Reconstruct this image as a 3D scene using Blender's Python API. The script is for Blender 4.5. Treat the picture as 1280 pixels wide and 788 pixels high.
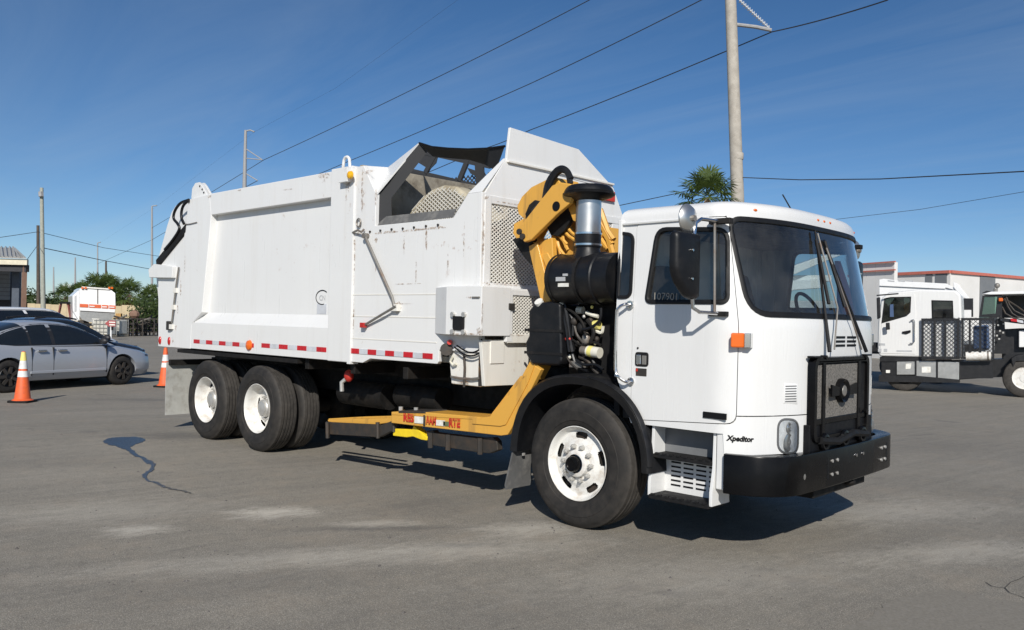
import bpy, bmesh, math, random
from mathutils import Vector, Matrix, Euler, noise
R = math.radians
random.seed(7)
for o in list(bpy.data.objects): bpy.data.objects.remove(o)
scn = bpy.context.scene
COL = scn.collection

# ---------------------------------------------------------------- camera
CAM = Vector((4.352, -6.6119, 1.7067)); YAW, PIT, ROL, FOC = -.7583, .0058, .022, 1047.6
fwd = Vector((math.sin(YAW)*math.cos(PIT), math.cos(YAW)*math.cos(PIT), math.sin(PIT)))
rgt = Vector((math.cos(YAW), -math.sin(YAW), 0)); upv = rgt.cross(fwd)
rg2 = rgt*math.cos(ROL)+upv*math.sin(ROL); up2 = upv*math.cos(ROL)-rgt*math.sin(ROL)
cd = bpy.data.cameras.new('camera'); cam = bpy.data.objects.new('camera', cd); COL.objects.link(cam)
cam.matrix_world = Matrix(((rg2.x, up2.x, -fwd.x, CAM.x), (rg2.y, up2.y, -fwd.y, CAM.y), (rg2.z, up2.z, -fwd.z, CAM.z), (0, 0, 0, 1)))
cd.sensor_width = 36; cd.lens = FOC/1280*36; cd.clip_start = .05; cd.clip_end = 3000
scn.camera = cam

# ---------------------------------------------------------------- sky, sun, exposure
SUN_EL = R(33); sun_h = Vector((.675, -.738, 0))            # towards the sun
sun_dir = Vector((sun_h.x*math.cos(SUN_EL), sun_h.y*math.cos(SUN_EL), math.sin(SUN_EL)))
w = bpy.data.worlds.new('World'); scn.world = w; w.use_nodes = True
nt = w.node_tree; nt.nodes.clear(); N = nt.nodes.new; L = nt.links.new
out = N('ShaderNodeOutputWorld'); bg = N('ShaderNodeBackground'); sky = N('ShaderNodeTexSky')
sky.sky_type = 'NISHITA'; sky.sun_disc = False; sky.sun_elevation = SUN_EL
sky.sun_rotation = math.atan2(sun_h.x, sun_h.y); sky.altitude = 0; sky.air_density = .7; sky.dust_density = .25; sky.ozone_density = 3.0
bg.inputs['Strength'].default_value = .082
hs = N('ShaderNodeHueSaturation'); hs.inputs['Saturation'].default_value = 1.18; L(sky.outputs[0], hs.inputs['Color'])   # polarised deep blue of a dry Florida sky
# thin cirrus: streaks laid out on the sky dome by direction
tc = N('ShaderNodeTexCoord'); sep = N('ShaderNodeSeparateXYZ'); L(tc.outputs['Generated'], sep.inputs[0])
ad = N('ShaderNodeMath'); ad.operation = 'ADD'; ad.inputs[1].default_value = .12; L(sep.outputs['Z'], ad.inputs[0])
dv1 = N('ShaderNodeMath'); dv1.operation = 'DIVIDE'; L(sep.outputs['X'], dv1.inputs[0]); L(ad.outputs[0], dv1.inputs[1])
dv2 = N('ShaderNodeMath'); dv2.operation = 'DIVIDE'; L(sep.outputs['Y'], dv2.inputs[0]); L(ad.outputs[0], dv2.inputs[1])
cmb = N('ShaderNodeCombineXYZ'); L(dv1.outputs[0], cmb.inputs[0]); L(dv2.outputs[0], cmb.inputs[1])
mp = N('ShaderNodeMapping'); mp.inputs['Rotation'].default_value = (0, 0, R(25)); mp.inputs['Scale'].default_value = (.35, 1.15, 1); L(cmb.outputs[0], mp.inputs[0])
n1 = N('ShaderNodeTexNoise'); n1.inputs['Scale'].default_value = 1.3; n1.inputs['Detail'].default_value = 8; n1.inputs['Roughness'].default_value = .62; n1.inputs['Distortion'].default_value = .8; L(mp.outputs[0], n1.inputs['Vector'])
rp = N('ShaderNodeMapRange'); rp.inputs['From Min'].default_value = .46; rp.inputs['From Max'].default_value = .80; rp.inputs['To Max'].default_value = .19; L(n1.outputs['Fac'], rp.inputs['Value'])
mx = N('ShaderNodeMix'); mx.data_type = 'RGBA'; L(rp.outputs[0], mx.inputs['Factor']); L(hs.outputs[0], mx.inputs['A']); mx.inputs['B'].default_value = (5.0, 6.0, 7.0, 1)
L(mx.outputs['Result'], bg.inputs['Color']); L(bg.outputs[0], out.inputs[0])
sl = bpy.data.lights.new('sun', 'SUN'); sl.energy = 4.4; sl.angle = R(.53); sl.color = (1, .955, .885)
so = bpy.data.objects.new('sun', sl); COL.objects.link(so); so.rotation_euler = (-sun_dir).to_track_quat('-Z', 'Y').to_euler(); so.location = (20, -20, 20)
vs = scn.view_settings; vs.view_transform = 'Standard'; vs.look = 'None'; vs.exposure = .10; vs.gamma = 1; vs.use_curve_mapping = False

# ---------------------------------------------------------------- pixel -> place
def ray(u, v): return fwd+rg2*((u-640)/FOC)-up2*((v-394)/FOC)
def curve(path, n=5):                                          # Catmull-Rom through 3D points
    P = [Vector(p) for p in path]; P = [P[0]*2-P[1]]+P+[P[-1]*2-P[-2]]; out = []
    for i in range(1, len(P)-2):
        for k in range(n):
            t_ = k/n; a, b, c_, d = P[i-1:i+3]; out.append(.5*((2*b)+(c_-a)*t_+(2*a-5*b+4*c_-d)*t_*t_+(3*b-a-3*c_+d)*t_**3))
    return out+[P[-2]]
def hit(u, v, P, n):
    d = ray(u, v); P = Vector(P); n = Vector(n); return CAM+d*((P-CAM).dot(n)/d.dot(n))
def PX(u, v, x): return hit(u, v, (x, 0, 0), (1, 0, 0))
def PY(u, v, y): return hit(u, v, (0, y, 0), (0, 1, 0))
def PZ(u, v, z=0): return hit(u, v, (0, 0, z), (0, 0, 1))
def PD(u, v, d):
    r = ray(u, v); return CAM+r*d                               # d metres along the view axis
def ground_at(u, d):
    p = PD(u, 394, d); p.z = 0; return p

# ---------------------------------------------------------------- mesh builder
class MB:
    def __init__(s): s.v = []; s.f = []
    def add(s, vs, fs):
        b = len(s.v); s.v += [tuple(p) for p in vs]; s.f += [tuple(i+b for i in f) for f in fs]; return s
    def box(s, x0, x1, y0, y1, z0, z1, M=None):
        vs = [Vector((x, y, z)) for z in (z0, z1) for y in (y0, y1) for x in (x0, x1)]
        if M: vs = [M @ p for p in vs]
        return s.add(vs, [(0, 2, 3, 1), (4, 5, 7, 6), (0, 1, 5, 4), (2, 6, 7, 3), (0, 4, 6, 2), (1, 3, 7, 5)])
    def loops(s, loops, close=True, caps=True):
        n = len(loops[0]); vs = [p for l in loops for p in l]; fs = []
        for k in range(len(loops)-1):
            for i in range(n if close else n-1):
                j = (i+1) % n; fs.append((k*n+i, k*n+j, (k+1)*n+j, (k+1)*n+i))
        if caps: fs.append(tuple(range(n))[::-1]); fs.append(tuple((len(loops)-1)*n+i for i in range(n)))
        return s.add(vs, fs)
    def ext(s, pts, vec):                                          # 3D polygon swept along vec
        vec = Vector(vec); a = [Vector(p) for p in pts]; return s.loops([a, [p+vec for p in a]])
    def prism(s, poly, ax, a, b):                                  # 2D polygon swept along an axis
        f = {'x': lambda p, t: (t, p[0], p[1]), 'y': lambda p, t: (p[0], t, p[1]), 'z': lambda p, t: (p[0], p[1], t)}[ax]
        return s.loops([[f(p, a) for p in poly], [f(p, b) for p in poly]])
    def cyl(s, p0, p1, r0, r1=None, n=14, caps=True):
        p0 = Vector(p0); p1 = Vector(p1); r1 = r0 if r1 is None else r1; d = (p1-p0).normalized()
        a = d.orthogonal().normalized(); b = d.cross(a)
        c = [(math.cos(2*math.pi*i/n), math.sin(2*math.pi*i/n)) for i in range(n)]
        return s.loops([[p0+(a*x+b*y)*r0 for x, y in c], [p1+(a*x+b*y)*r1 for x, y in c]], caps=caps)
    def tube(s, path, r, n=8, caps=True):
        P = [Vector(p) for p in path]; rs = r if isinstance(r, (list, tuple)) else [r]*len(P); L_ = []; a = None
        for i, p in enumerate(P):
            d = (P[min(i+1, len(P)-1)]-P[max(i-1, 0)]).normalized()
            a = d.orthogonal().normalized() if a is None else (a-d*a.dot(d)).normalized()
            b = d.cross(a); L_.append([p+(a*math.cos(2*math.pi*k/n)+b*math.sin(2*math.pi*k/n))*rs[i] for k in range(n)])
        return s.loops(L_, caps=caps)
    def lathe(s, prof, c, axis='y', n=32, a0=0, a1=2*math.pi):     # prof: (distance along axis, radius)
        full = abs(a1-a0-2*math.pi) < 1e-6; m = n if full else n+1; L_ = []; c = Vector(c)
        for t, r in prof:
            l = []
            for i in range(m):
                an = a0+(a1-a0)*i/n; x, y = r*math.cos(an), r*math.sin(an)
                l.append(c+Vector({'y': (x, t, y), 'x': (t, x, y), 'z': (x, y, t)}[axis]))
            L_.append(l)
        return s.loops(L_, close=full, caps=False)
    def sphere(s, c, rx, ry=None, rz=None, n=14, m=8):
        ry = ry or rx; rz = rz or rx; c = Vector(c)
        L_ = [[c+Vector((rx*math.sin(t)*math.cos(2*math.pi*i/n), ry*math.sin(t)*math.sin(2*math.pi*i/n), rz*math.cos(t))) for i in range(n)] for t in [math.pi*(k+.02)/(m+.04) for k in range(m+1)]]
        return s.loops(L_)
    def build(s, name, mat, parent=None, smooth=35, bevel=0, seg=2, shade=True):
        me = bpy.data.meshes.new(name); me.from_pydata(s.v, [], s.f); return finish(me, name, mat, parent, smooth, bevel, seg)

def finish(me, name, mat, parent=None, smooth=35, bevel=0, seg=2):
    bm = bmesh.new(); bm.from_mesh(me)
    bmesh.ops.recalc_face_normals(bm, faces=bm.faces); bm.to_mesh(me); bm.free()
    if smooth:
        me.shade_smooth(); me.set_sharp_from_angle(angle=R(smooth))
    o = bpy.data.objects.new(name, me); COL.objects.link(o)
    if mat: me.materials.append(M[mat] if isinstance(mat, str) else mat)
    if bevel:
        b = o.modifiers.new('bevel', 'BEVEL'); b.width = bevel; b.segments = seg; b.limit_method = 'ANGLE'; b.angle_limit = R(40); b.harden_normals = True
    if parent: attach(o, parent)
    return o
def attach(o, parent):
    o.parent = parent
    if parent.type == 'EMPTY' and not parent.get('local'):
        o.matrix_parent_inverse = Matrix.LocRotScale(parent.location, parent.rotation_euler, None).inverted()
def thing(name, label, cat, loc=(0, 0, 0), rz=0, group=None, local=False):
    o = bpy.data.objects.new(name, None); COL.objects.link(o); o.location = loc; o.rotation_euler = (0, 0, rz); o.empty_display_size = .3
    if local: o['local'] = 1
    return tag(o, label, cat, group)
def tag(o, label=None, cat=None, group=None, kind=None):
    if label: o['label'] = label
    if cat: o['category'] = cat
    if group: o['group'] = group
    if kind: o['kind'] = kind
    return o
def dup(root, loc, rz=0, label=None, group=None, scale=1):
    def cp(o, par):
        c = o.copy(); COL.objects.link(c); c.parent = par
        for ch in o.children: cp(ch, c)
        return c
    r = cp(root, None); r.location = loc; r.rotation_euler = (0, 0, rz); r.scale = (scale,)*3
    if label: r['label'] = label
    if group: r['group'] = group
    return r
def bake(o):
    bpy.context.view_layer.update(); dg = bpy.context.evaluated_depsgraph_get()
    me = bpy.data.meshes.new_from_object(o.evaluated_get(dg)); o.modifiers.clear(); o.data = me; return o
def cut(o, cutters, smooth=35):
    for c in cutters:
        m = o.modifiers.new('cut', 'BOOLEAN'); m.object = c; m.operation = 'DIFFERENCE'; m.solver = 'EXACT'; m.use_self = True
    bake(o)
    for c in cutters: bpy.data.objects.remove(c)
    o.data.shade_smooth(); o.data.set_sharp_from_angle(angle=R(smooth)); return o
def round_poly(pts, r, n=5):
    out = []; m = len(pts)
    for i, p in enumerate(pts):
        p = Vector(p); a = Vector(pts[i-1])-p; b = Vector(pts[(i+1) % m])-p
        rr = r[i] if isinstance(r, (list, tuple)) else r
        if rr <= 0: out.append(tuple(p)); continue
        d = min(rr, a.length*.48, b.length*.48); s_, e = p+a.normalized()*d, p+b.normalized()*d
        for k in range(n+1):
            t = k/n; out.append(tuple(s_*(1-t)**2+p*2*t*(1-t)+e*t*t))
    return out
def dense(pts, m):
    out = []
    for i, p in enumerate(pts):
        q = Vector(pts[(i+1) % len(pts)]); p = Vector(p); k = max(1, int(math.ceil((q-p).length/m)))
        out += [tuple(p.lerp(q, t/k)) for t in range(k)]
    return out
def screen(mb, o, u, v, w_, h, pu, pv, bar, th=.004, clip=None):
    # expanded metal: two families of diagonal strands in the rectangle o + s*u + t*v
    o, u, v = Vector(o), Vector(u).normalized(), Vector(v).normalized(); nrm = u.cross(v); sl_ = pv/pu
    for sg in (1, -1):
        k = -int(h/pv)-2
        while k*pu < w_+h/sl_+pu:
            s0 = k*pu; k += 1
            # line t = sg*(s-s0)*sl_  (+h when falling)
            pts = []
            for s_ in (0, w_):
                t = (s_-s0)*sl_ if sg > 0 else h-(s_-s0)*sl_
                pts.append((s_, t))
            (sa, ta), (sb, tb) = pts
            lo, hi = 0., 1.
            d = tb-ta
            c0, c1 = sorted(((0-ta)/d, (h-ta)/d)); lo = max(lo, c0); hi = min(hi, c1)
            if hi-lo < .01: continue
            A = (sa+(sb-sa)*lo, ta+d*lo); B = (sa+(sb-sa)*hi, ta+d*hi)
            segs = [(A, B)] if clip is None else clip(A, B)
            for A2, B2 in segs:
                p, q = o+u*A2[0]+v*A2[1], o+u*B2[0]+v*B2[1]
                dr = (q-p).normalized(); sd = dr.cross(nrm)*bar/2; nn = nrm*th*(.5+.5*sg)
                mb.loops([[p+sd+nn, p-sd+nn, p-sd+nn+nrm*th, p+sd+nn+nrm*th], [q+sd+nn, q-sd+nn, q-sd+nn+nrm*th, q+sd+nn+nrm*th]])
    return mb
def text_mesh(txt, name, mat, parent, origin, u, v, height, depth=.003, width=None, shear=0, bold=0.):
    cu = bpy.data.curves.new('t', 'FONT'); cu.body = txt; cu.size = 1; cu.extrude = .0; cu.shear = shear; cu.resolution_u = 3; cu.offset = bold
    ob = bpy.data.objects.new('t', cu); COL.objects.link(ob); bpy.context.view_layer.update()
    me = bpy.data.meshes.new_from_object(ob.evaluated_get(bpy.context.evaluated_depsgraph_get())); bpy.data.objects.remove(ob)
    xs = [q.co.x for q in me.vertices]; ys = [q.co.y for q in me.vertices]
    sy = height/(max(ys)-min(ys)); sx = (width/(max(xs)-min(xs))) if width else sy
    u, v, origin = Vector(u).normalized(), Vector(v).normalized(), Vector(origin)
    for q in me.vertices: q.co = origin+u*((q.co.x-min(xs))*sx)+v*((q.co.y-min(ys))*sy)
    o = bpy.data.objects.new(name, me); COL.objects.link(o); me.materials.clear(); me.materials.append(M[mat])
    if parent: attach(o, parent)
    return o

# ---------------------------------------------------------------- materials
M = {}
class NT:
    def __init__(s, name):
        m = bpy.data.materials.new(name); m.use_nodes = True; s.m = m; s.t = m.node_tree; s.t.nodes.clear()
        s.o = s.n('ShaderNodeOutputMaterial'); M[name] = m
    def n(s, t, **kw):
        q = s.t.nodes.new(t)
        for k, v in kw.items():
            if k in q.inputs.keys(): s.set(q.inputs[k], v)
            else: setattr(q, k, v)
        return q
    def set(s, sock, v):
        if isinstance(v, bpy.types.NodeSocket): s.t.links.new(v, sock)
        else: sock.default_value = v
    def math(s, op, a, b=0.0, c=None):
        q = s.n('ShaderNodeMath', operation=op); s.set(q.inputs[0], a); s.set(q.inputs[1], b)
        if c is not None: s.set(q.inputs[2], c)
        return q.outputs[0]
    def noise(s, scale, detail=4, rough=.55, vec=None, dist=0):
        q = s.n('ShaderNodeTexNoise', Scale=scale, Detail=detail, Roughness=rough, Distortion=dist)
        if vec: s.set(q.inputs['Vector'], vec)
        return q.outputs['Fac']
    def ramp(s, x, a, b, lo=0., hi=1., smooth=False):
        q = s.n('ShaderNodeMapRange'); s.set(q.inputs['Value'], x)
        if smooth: q.interpolation_type = 'SMOOTHSTEP'
        for k, v in (('From Min', a), ('From Max', b), ('To Min', lo), ('To Max', hi)): q.inputs[k].default_value = v
        return q.outputs[0]
    def mix(s, f, a, b, mode='MIX'):
        q = s.n('ShaderNodeMix', data_type='RGBA', blend_type=mode); s.set(q.inputs['Factor'], f)
        for k, v in (('A', a), ('B', b)):
            if not isinstance(v, bpy.types.NodeSocket) and len(v) == 3: v = (*v, 1)
            i = [x for x in q.inputs if x.name == k and x.type == 'RGBA'][0]; s.set(i, v)
        return [x for x in q.outputs if x.type == 'RGBA'][0]
    def coord(s, scale=(1, 1, 1), rot=(0, 0, 0), kind='Object', loc=(0, 0, 0)):
        c = s.n('ShaderNodeTexCoord'); q = s.n('ShaderNodeMapping'); s.set(q.inputs['Vector'], c.outputs[kind])
        q.inputs['Scale'].default_value = scale; q.inputs['Rotation'].default_value = rot; q.inputs['Location'].default_value = loc
        return q.outputs[0]
    def along(s, rot, sx, sy, loc=(0, 0, 0)):           # stretched along a turned ground axis
        c = s.n('ShaderNodeTexCoord'); q = s.n('ShaderNodeMapping', vector_type='TEXTURE'); s.set(q.inputs['Vector'], c.outputs['Object'])
        q.inputs['Rotation'].default_value = (0, 0, rot); q.inputs['Scale'].default_value = (sx, sy, 1); q.inputs['Location'].default_value = loc; return q.outputs[0]
    def bsdf(s, color, rough=.5, metal=0., bump=None, bstr=.2, bdist=.01, **kw):
        q = s.n('ShaderNodeBsdfPrincipled')
        if not isinstance(color, bpy.types.NodeSocket) and len(color) == 3: color = (*color, 1)
        s.set(q.inputs['Base Color'], color); s.set(q.inputs['Roughness'], rough); s.set(q.inputs['Metallic'], metal)
        for k, v in kw.items(): s.set(q.inputs[k.replace('_', ' ')], v)
        if bump is not None:
            b = s.n('ShaderNodeBump', Strength=bstr, Distance=bdist); s.set(b.inputs['Height'], bump); s.t.links.new(b.outputs[0], q.inputs['Normal'])
        s.t.links.new(q.outputs[0], s.o.inputs[0]); return q
def plain(name, col, rough=.5, metal=0., var=.12, scale=6., bump=.0, bscale=60, dirt=None, dirt_amt=.5, **kw):
    t = NT(name); c = t.coord(); a = t.noise(scale, 5, .6, c)
    lo = tuple(x*(1-var) for x in col); hi = tuple(min(1, x*(1+var)) for x in col)
    k = t.mix(t.ramp(a, .3, .7), lo, hi)
    if dirt:
        d = t.noise(scale*.7+1.3, 7, .68, t.coord(loc=(3.1, 7.7, 1.9))); k = t.mix(t.ramp(d, .48, .68, 0, dirt_amt), k, dirt)
    r = t.ramp(t.noise(scale*2.3, 3, .5, c), .3, .7, max(.02, rough*.8), min(1, rough*1.2))
    b = t.noise(bscale, 4, .6, c) if bump else None
    t.bsdf(k, r, metal, b, bump, .006, **kw); return t
def paint(name, col, rough=.32, streak=.16, rust=.9, grime=(.42, .37, .29), wav=.05):
    # sprayed panels: faint waviness, rain streaks, small rust blooms
    t = NT(name); c = t.coord()
    st = t.noise(3.2, 6, .66, t.coord(scale=(2.6, 2.6, .22)))
    cl = t.noise(1.1, 5, .6, c)
    k = t.mix(t.ramp(cl, .3, .7), tuple(x*.965 for x in col), col)
    k = t.mix(t.ramp(st, .52, .80, 0, streak), k, grime)
    sp = t.noise(7.5, 8, .72, t.coord(loc=(1.7, .3, 9)))
    pm = t.noise(.75, 3, .5, t.coord(loc=(6, 2, 4)))
    k = t.mix(t.math('MULTIPLY', t.ramp(sp, .60, .72, 0, rust), t.ramp(pm, .50, .62)), k, (.30, .16, .08))
    dr = t.noise(9, 4, .7, t.coord(scale=(3., 3., .10), loc=(2, 8, 1)))
    k = t.mix(t.math('MULTIPLY', t.ramp(dr, .66, .76, 0, .38 if streak > .1 else .06), t.ramp(t.noise(1.3, 3, .5, t.coord(loc=(9, 1, 3))), .48, .66)), k, (.33, .25, .17))
    sc = t.noise(4.5, 6, .8, t.coord(scale=(.5, .5, 3.), loc=(5, 5, 8)))
    k = t.mix(t.ramp(sc, .70, .80, 0, .35 if streak > .1 else .0), k, (.25, .24, .23))
    r = t.ramp(st, .35, .75, rough*.85, rough*1.5)
    b = t.math('ADD', t.noise(2.4, 2, .5, c), t.math('MULTIPLY', t.noise(90, 2, .5, c), .03))
    t.bsdf(k, r, 0, b, wav, .05, Coat_Weight=.12, Coat_Roughness=.12); return t
paint('white_paint', (.73, .73, .715)); paint('cab_white', (.72, .72, .705), rough=.26, streak=.08, rust=.0, wav=.03)
paint('old_white', (.74, .72, .66), rough=.45, streak=.45, rust=1.0)
paint('yellow_paint', (.68, .36, .06), rough=.42, streak=.8, rust=1.0, grime=(.17, .10, .045))
plain('bright_yellow', (.85, .62, .02), .4, dirt=(.2, .12, .03), dirt_amt=.35)
plain('black_plastic', (.007, .0075, .009), .42, var=.25, bump=.08, dirt=(.05, .045, .04), dirt_amt=.16, Specular_IOR_Level=.35)
plain('black_gloss', (.004, .004, .0045), .26, var=.3, scale=3, dirt=(.035, .032, .03), dirt_amt=.10, Specular_IOR_Level=.16)
plain('black_matte', (.008, .008, .0085), .7, var=.3, dirt=(.05, .043, .036), dirt_amt=.3, bump=.1, Specular_IOR_Level=.3)
plain('chassis', (.009, .0085, .008), .7, var=.4, dirt=(.035, .028, .022), dirt_amt=.4, Specular_IOR_Level=.25)
plain('rubber_seal', (.009, .009, .0095), .5, Specular_IOR_Level=.3)
plain('grey_steel', (.23, .22, .20), .5, .4, dirt=(.2, .11, .06), dirt_amt=.6)
plain('dark_steel', (.038, .034, .030), .6, .2, dirt=(.10, .065, .04), dirt_amt=.5, bump=.15)
plain('chrome', (.72, .72, .72), .18, 1., var=.05)
plain('brushed_steel', (.62, .62, .60), .34, .9, var=.1, scale=3)
plain('cast_silver', (.55, .54, .51), .42, .55, dirt=(.25, .19, .13), dirt_amt=.4)
plain('rim_white', (.72, .71, .67), .38, var=.06, scale=9, dirt=(.36, .26, .17), dirt_amt=.55)
plain('orange_lens', (.70, .13, .01), .2, var=.1, Coat_Weight=.5); plain('amber_lens', (.75, .40, .01), .2, Coat_Weight=.5)
plain('red_lens', (.42, .012, .01), .22, Coat_Weight=.5); plain('red_tape', (.50, .014, .022), .3, var=.1, dirt=(.25, .03, .03), dirt_amt=.3); plain('silver_tape', (.55, .57, .60), .3, var=.08, dirt=(.35, .34, .32), dirt_amt=.4)
plain('red_paint', (.52, .035, .025), .4); plain('red_fabric', (.50, .045, .035), .8); plain('decal_red', (.5, .02, .015), .45, dirt=(.6, .32, .05), dirt_amt=.8, scale=18)
plain('decal_white', (.78, .77, .72), .45, dirt=(.4, .36, .25), dirt_amt=.5, scale=14); plain('decal_grey', (.42, .43, .44), .5); plain('decal_green', (.13, .16, .08), .5)
plain('ink', (.006, .006, .007), .5, Specular_IOR_Level=.25); plain('chalk', (.30, .28, .24), .9)
plain('dirty_tan', (.40, .36, .27), .8, var=.3, scale=4, dirt=(.16, .12, .07), dirt_amt=.8, bump=.3, bscale=14)
plain('lamp_silver', (.78, .79, .80), .3, .0, var=.15, scale=20); plain('hopper_inside', (.30, .27, .215), .75, var=.35, scale=3, dirt=(.08, .06, .04), dirt_amt=.8, bump=.2, bscale=20)
plain('black_net', (.03, .031, .034), .8, var=.3); plain('mud_flap', (.40, .40, .37), .8, var=.1, dirt=(.2, .18, .15), dirt_amt=.6, bump=.2, bscale=25); plain('worn_rubber', (.10, .10, .098), .75, var=.2, dirt=(.26, .25, .23), dirt_amt=.6)
plain('cab_trim', (.10, .103, .107), .7); plain('seat_fabric', (.05, .05, .055), .85); plain('yellow_plastic', (.80, .72, .22), .45, dirt=(.4, .32, .1), dirt_amt=.4); plain('pale_plastic', (.72, .70, .60), .45, dirt=(.4, .35, .2), dirt_amt=.4)
plain('coolant_bottle', (.70, .70, .66), .4); plain('hose_red', (.45, .03, .02), .5)
# tyre: rubber with dusty sidewalls
t = NT('tyre'); c = t.coord(); a = t.noise(9, 6, .65, c); sx_ = t.n('ShaderNodeSeparateXYZ'); t.set(sx_.inputs[0], t.coord())
rr = t.math('SQRT', t.math('ADD', t.math('POWER', sx_.outputs[0], 2.), t.math('POWER', sx_.outputs[2], 2.)))
k = t.mix(t.ramp(a, .35, .72), (.016, .0152, .0145), (.034, .031, .028))
k = t.mix(t.math('MULTIPLY', t.ramp(rr, .505, .535), t.ramp(t.noise(14, 5, .7, c), .3, .7, .15, .75)), k, (.085, .077, .068))     # road dust worn into the tread
k = t.mix(t.math('MULTIPLY', t.ramp(t.noise(3, 5, .7, c), .5, .7), .35), k, (.07, .060, .05))
t.bsdf(k, t.ramp(a, .3, .7, .62, .85), 0, t.noise(70, 3, .6, c), .15, .004, Specular_IOR_Level=.3)
# thin panes
def glass(name, tint, gloss=(1, 1, 1), f=1.45, rough=.0, dust=.04):
    t = NT(name); tr = t.n('ShaderNodeBsdfTransparent'); tr.inputs[0].default_value = (*tint, 1)
    gl = t.n('ShaderNodeBsdfGlossy'); gl.inputs['Color'].default_value = (*gloss, 1); gl.inputs['Roughness'].default_value = rough
    df = t.n('ShaderNodeBsdfDiffuse'); df.inputs[0].default_value = (.45, .43, .39, 1)
    fr = t.n('ShaderNodeFresnel'); fr.inputs[0].default_value = f
    m1 = t.n('ShaderNodeMixShader'); t.set(m1.inputs[0], t.math('MINIMUM', t.math('MULTIPLY', fr.outputs[0], 1.6), 1.)); t.t.links.new(tr.outputs[0], m1.inputs[1]); t.t.links.new(gl.outputs[0], m1.inputs[2])
    m2 = t.n('ShaderNodeMixShader'); t.set(m2.inputs[0], t.ramp(t.noise(5, 5, .6, t.coord()), .35, .75, dust*.3, dust*1.8)); t.t.links.new(m1.outputs[0], m2.inputs[1]); t.t.links.new(df.outputs[0], m2.inputs[2])
    t.t.links.new(m2.outputs[0], t.o.inputs[0])
glass('windshield_glass', (.80, .86, .86)); glass('side_glass', (.46, .53, .55)); glass('car_glass', (.22, .26, .28)); glass('lamp_glass', (.85, .87, .88), dust=.06); glass('green_glass', (.45, .62, .55))

t = NT('rust_stain'); c = t.coord(); n_ = t.noise(38, 6, .75, c); tr = t.n('ShaderNodeBsdfTransparent'); df = t.n('ShaderNodeBsdfDiffuse'); t.set(df.inputs[0], t.mix(t.ramp(n_, .35, .65), (.17, .075, .03), (.40, .26, .13)))
m_ = t.n('ShaderNodeMixShader'); t.set(m_.inputs[0], t.ramp(t.noise(26, 6, .7, t.coord(loc=(3, 1, 7))), .44, .64, 0., .65)); t.t.links.new(tr.outputs[0], m_.inputs[1]); t.t.links.new(df.outputs[0], m_.inputs[2]); t.t.links.new(m_.outputs[0], t.o.inputs[0])
# ================================================================ GROUND
t = NT('asphalt'); c = t.coord()
cs = t.coord(scale=(.6, 1, 1), rot=(0, 0, R(-38)))
big = t.noise(.10, 5, .6, c, .6); mid = t.noise(.55, 6, .62, cs, .8); sd_ = PZ(700, 650)-PZ(60, 735); SA = math.atan2(sd_.y, sd_.x); stre = t.noise(1.0, 8, .66, t.along(SA, 4.5, .55), .5); str2 = t.noise(1.0, 6, .7, t.along(SA+.12, 1.6, .12), .3)
fine = t.noise(75, 6, .8, c); grit = t.n('ShaderNodeTexVoronoi', Scale=120.); t.set(grit.inputs['Vector'], c)
k = t.mix(t.ramp(big, .3, .7), (.198, .179, .143), (.305, .274, .219))
k = t.mix(t.ramp(mid, .42, .74, 0, .45), k, (.38, .345, .285))
k = t.mix(t.ramp(stre, .45, .70, 0, .62), k, (.170, .156, .132))
k = t.mix(t.ramp(str2, .50, .68, 0, .30), k, (.40, .37, .31)); k = t.mix(t.ramp(str2, .32, .47, .28, 0.), k, (.12, .11, .095)); k = t.mix(t.ramp(fine, .40, .60, 0, .80), k, (.128, .118, .100))
k = t.mix(t.ramp(grit.outputs['Distance'], .05, .38, .85, 0.), k, (.58, .535, .46)); m8 = t.noise(9, 7, .75, c); k = t.mix(t.ramp(m8, .48, .68, 0, .45), k, (.13, .12, .102))
spots = t.noise(1.7, 4, .5, t.coord(loc=(4, 9, 2))); k = t.mix(t.ramp(spots, .66, .74, 0, .55), k, (.12, .11, .098)); brn = t.noise(2.2, 6, .7, t.coord(loc=(1, 5, 2))); k = t.mix(t.ramp(brn, .5, .75, 0, .35), k, (.31, .255, .19))
def mark(k, u, v, ru, rv, col, amt, rot=0., soft=.55, ns=3.):
    p = PZ(u, v); rot = math.atan2(rgt.y, rgt.x)+rot     # long axis across the view, turned by rot
    m = t.n('ShaderNodeMapping', vector_type='TEXTURE'); t.set(m.inputs['Vector'], c)
    m.inputs['Location'].default_value = p; m.inputs['Rotation'].default_value = (0, 0, rot); m.inputs['Scale'].default_value = (ru, rv, 1)
    ln = t.n('ShaderNodeVectorMath', operation='LENGTH'); t.set(ln.inputs[0], m.outputs[0])
    d = t.math('ADD', ln.outputs['Value'], t.math('MULTIPLY', t.math('SUBTRACT', t.noise(ns, 10, .85, t.along(SA, .8, .3, p), .8), .5), 4.2))
    return t.mix(t.ramp(d, .1, 1.15, amt, 0.), k, col)
YR = YAW   # marks run along the lane across the view
W_, D_ = (.60, .56, .48), (.10, .094, .085)
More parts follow.
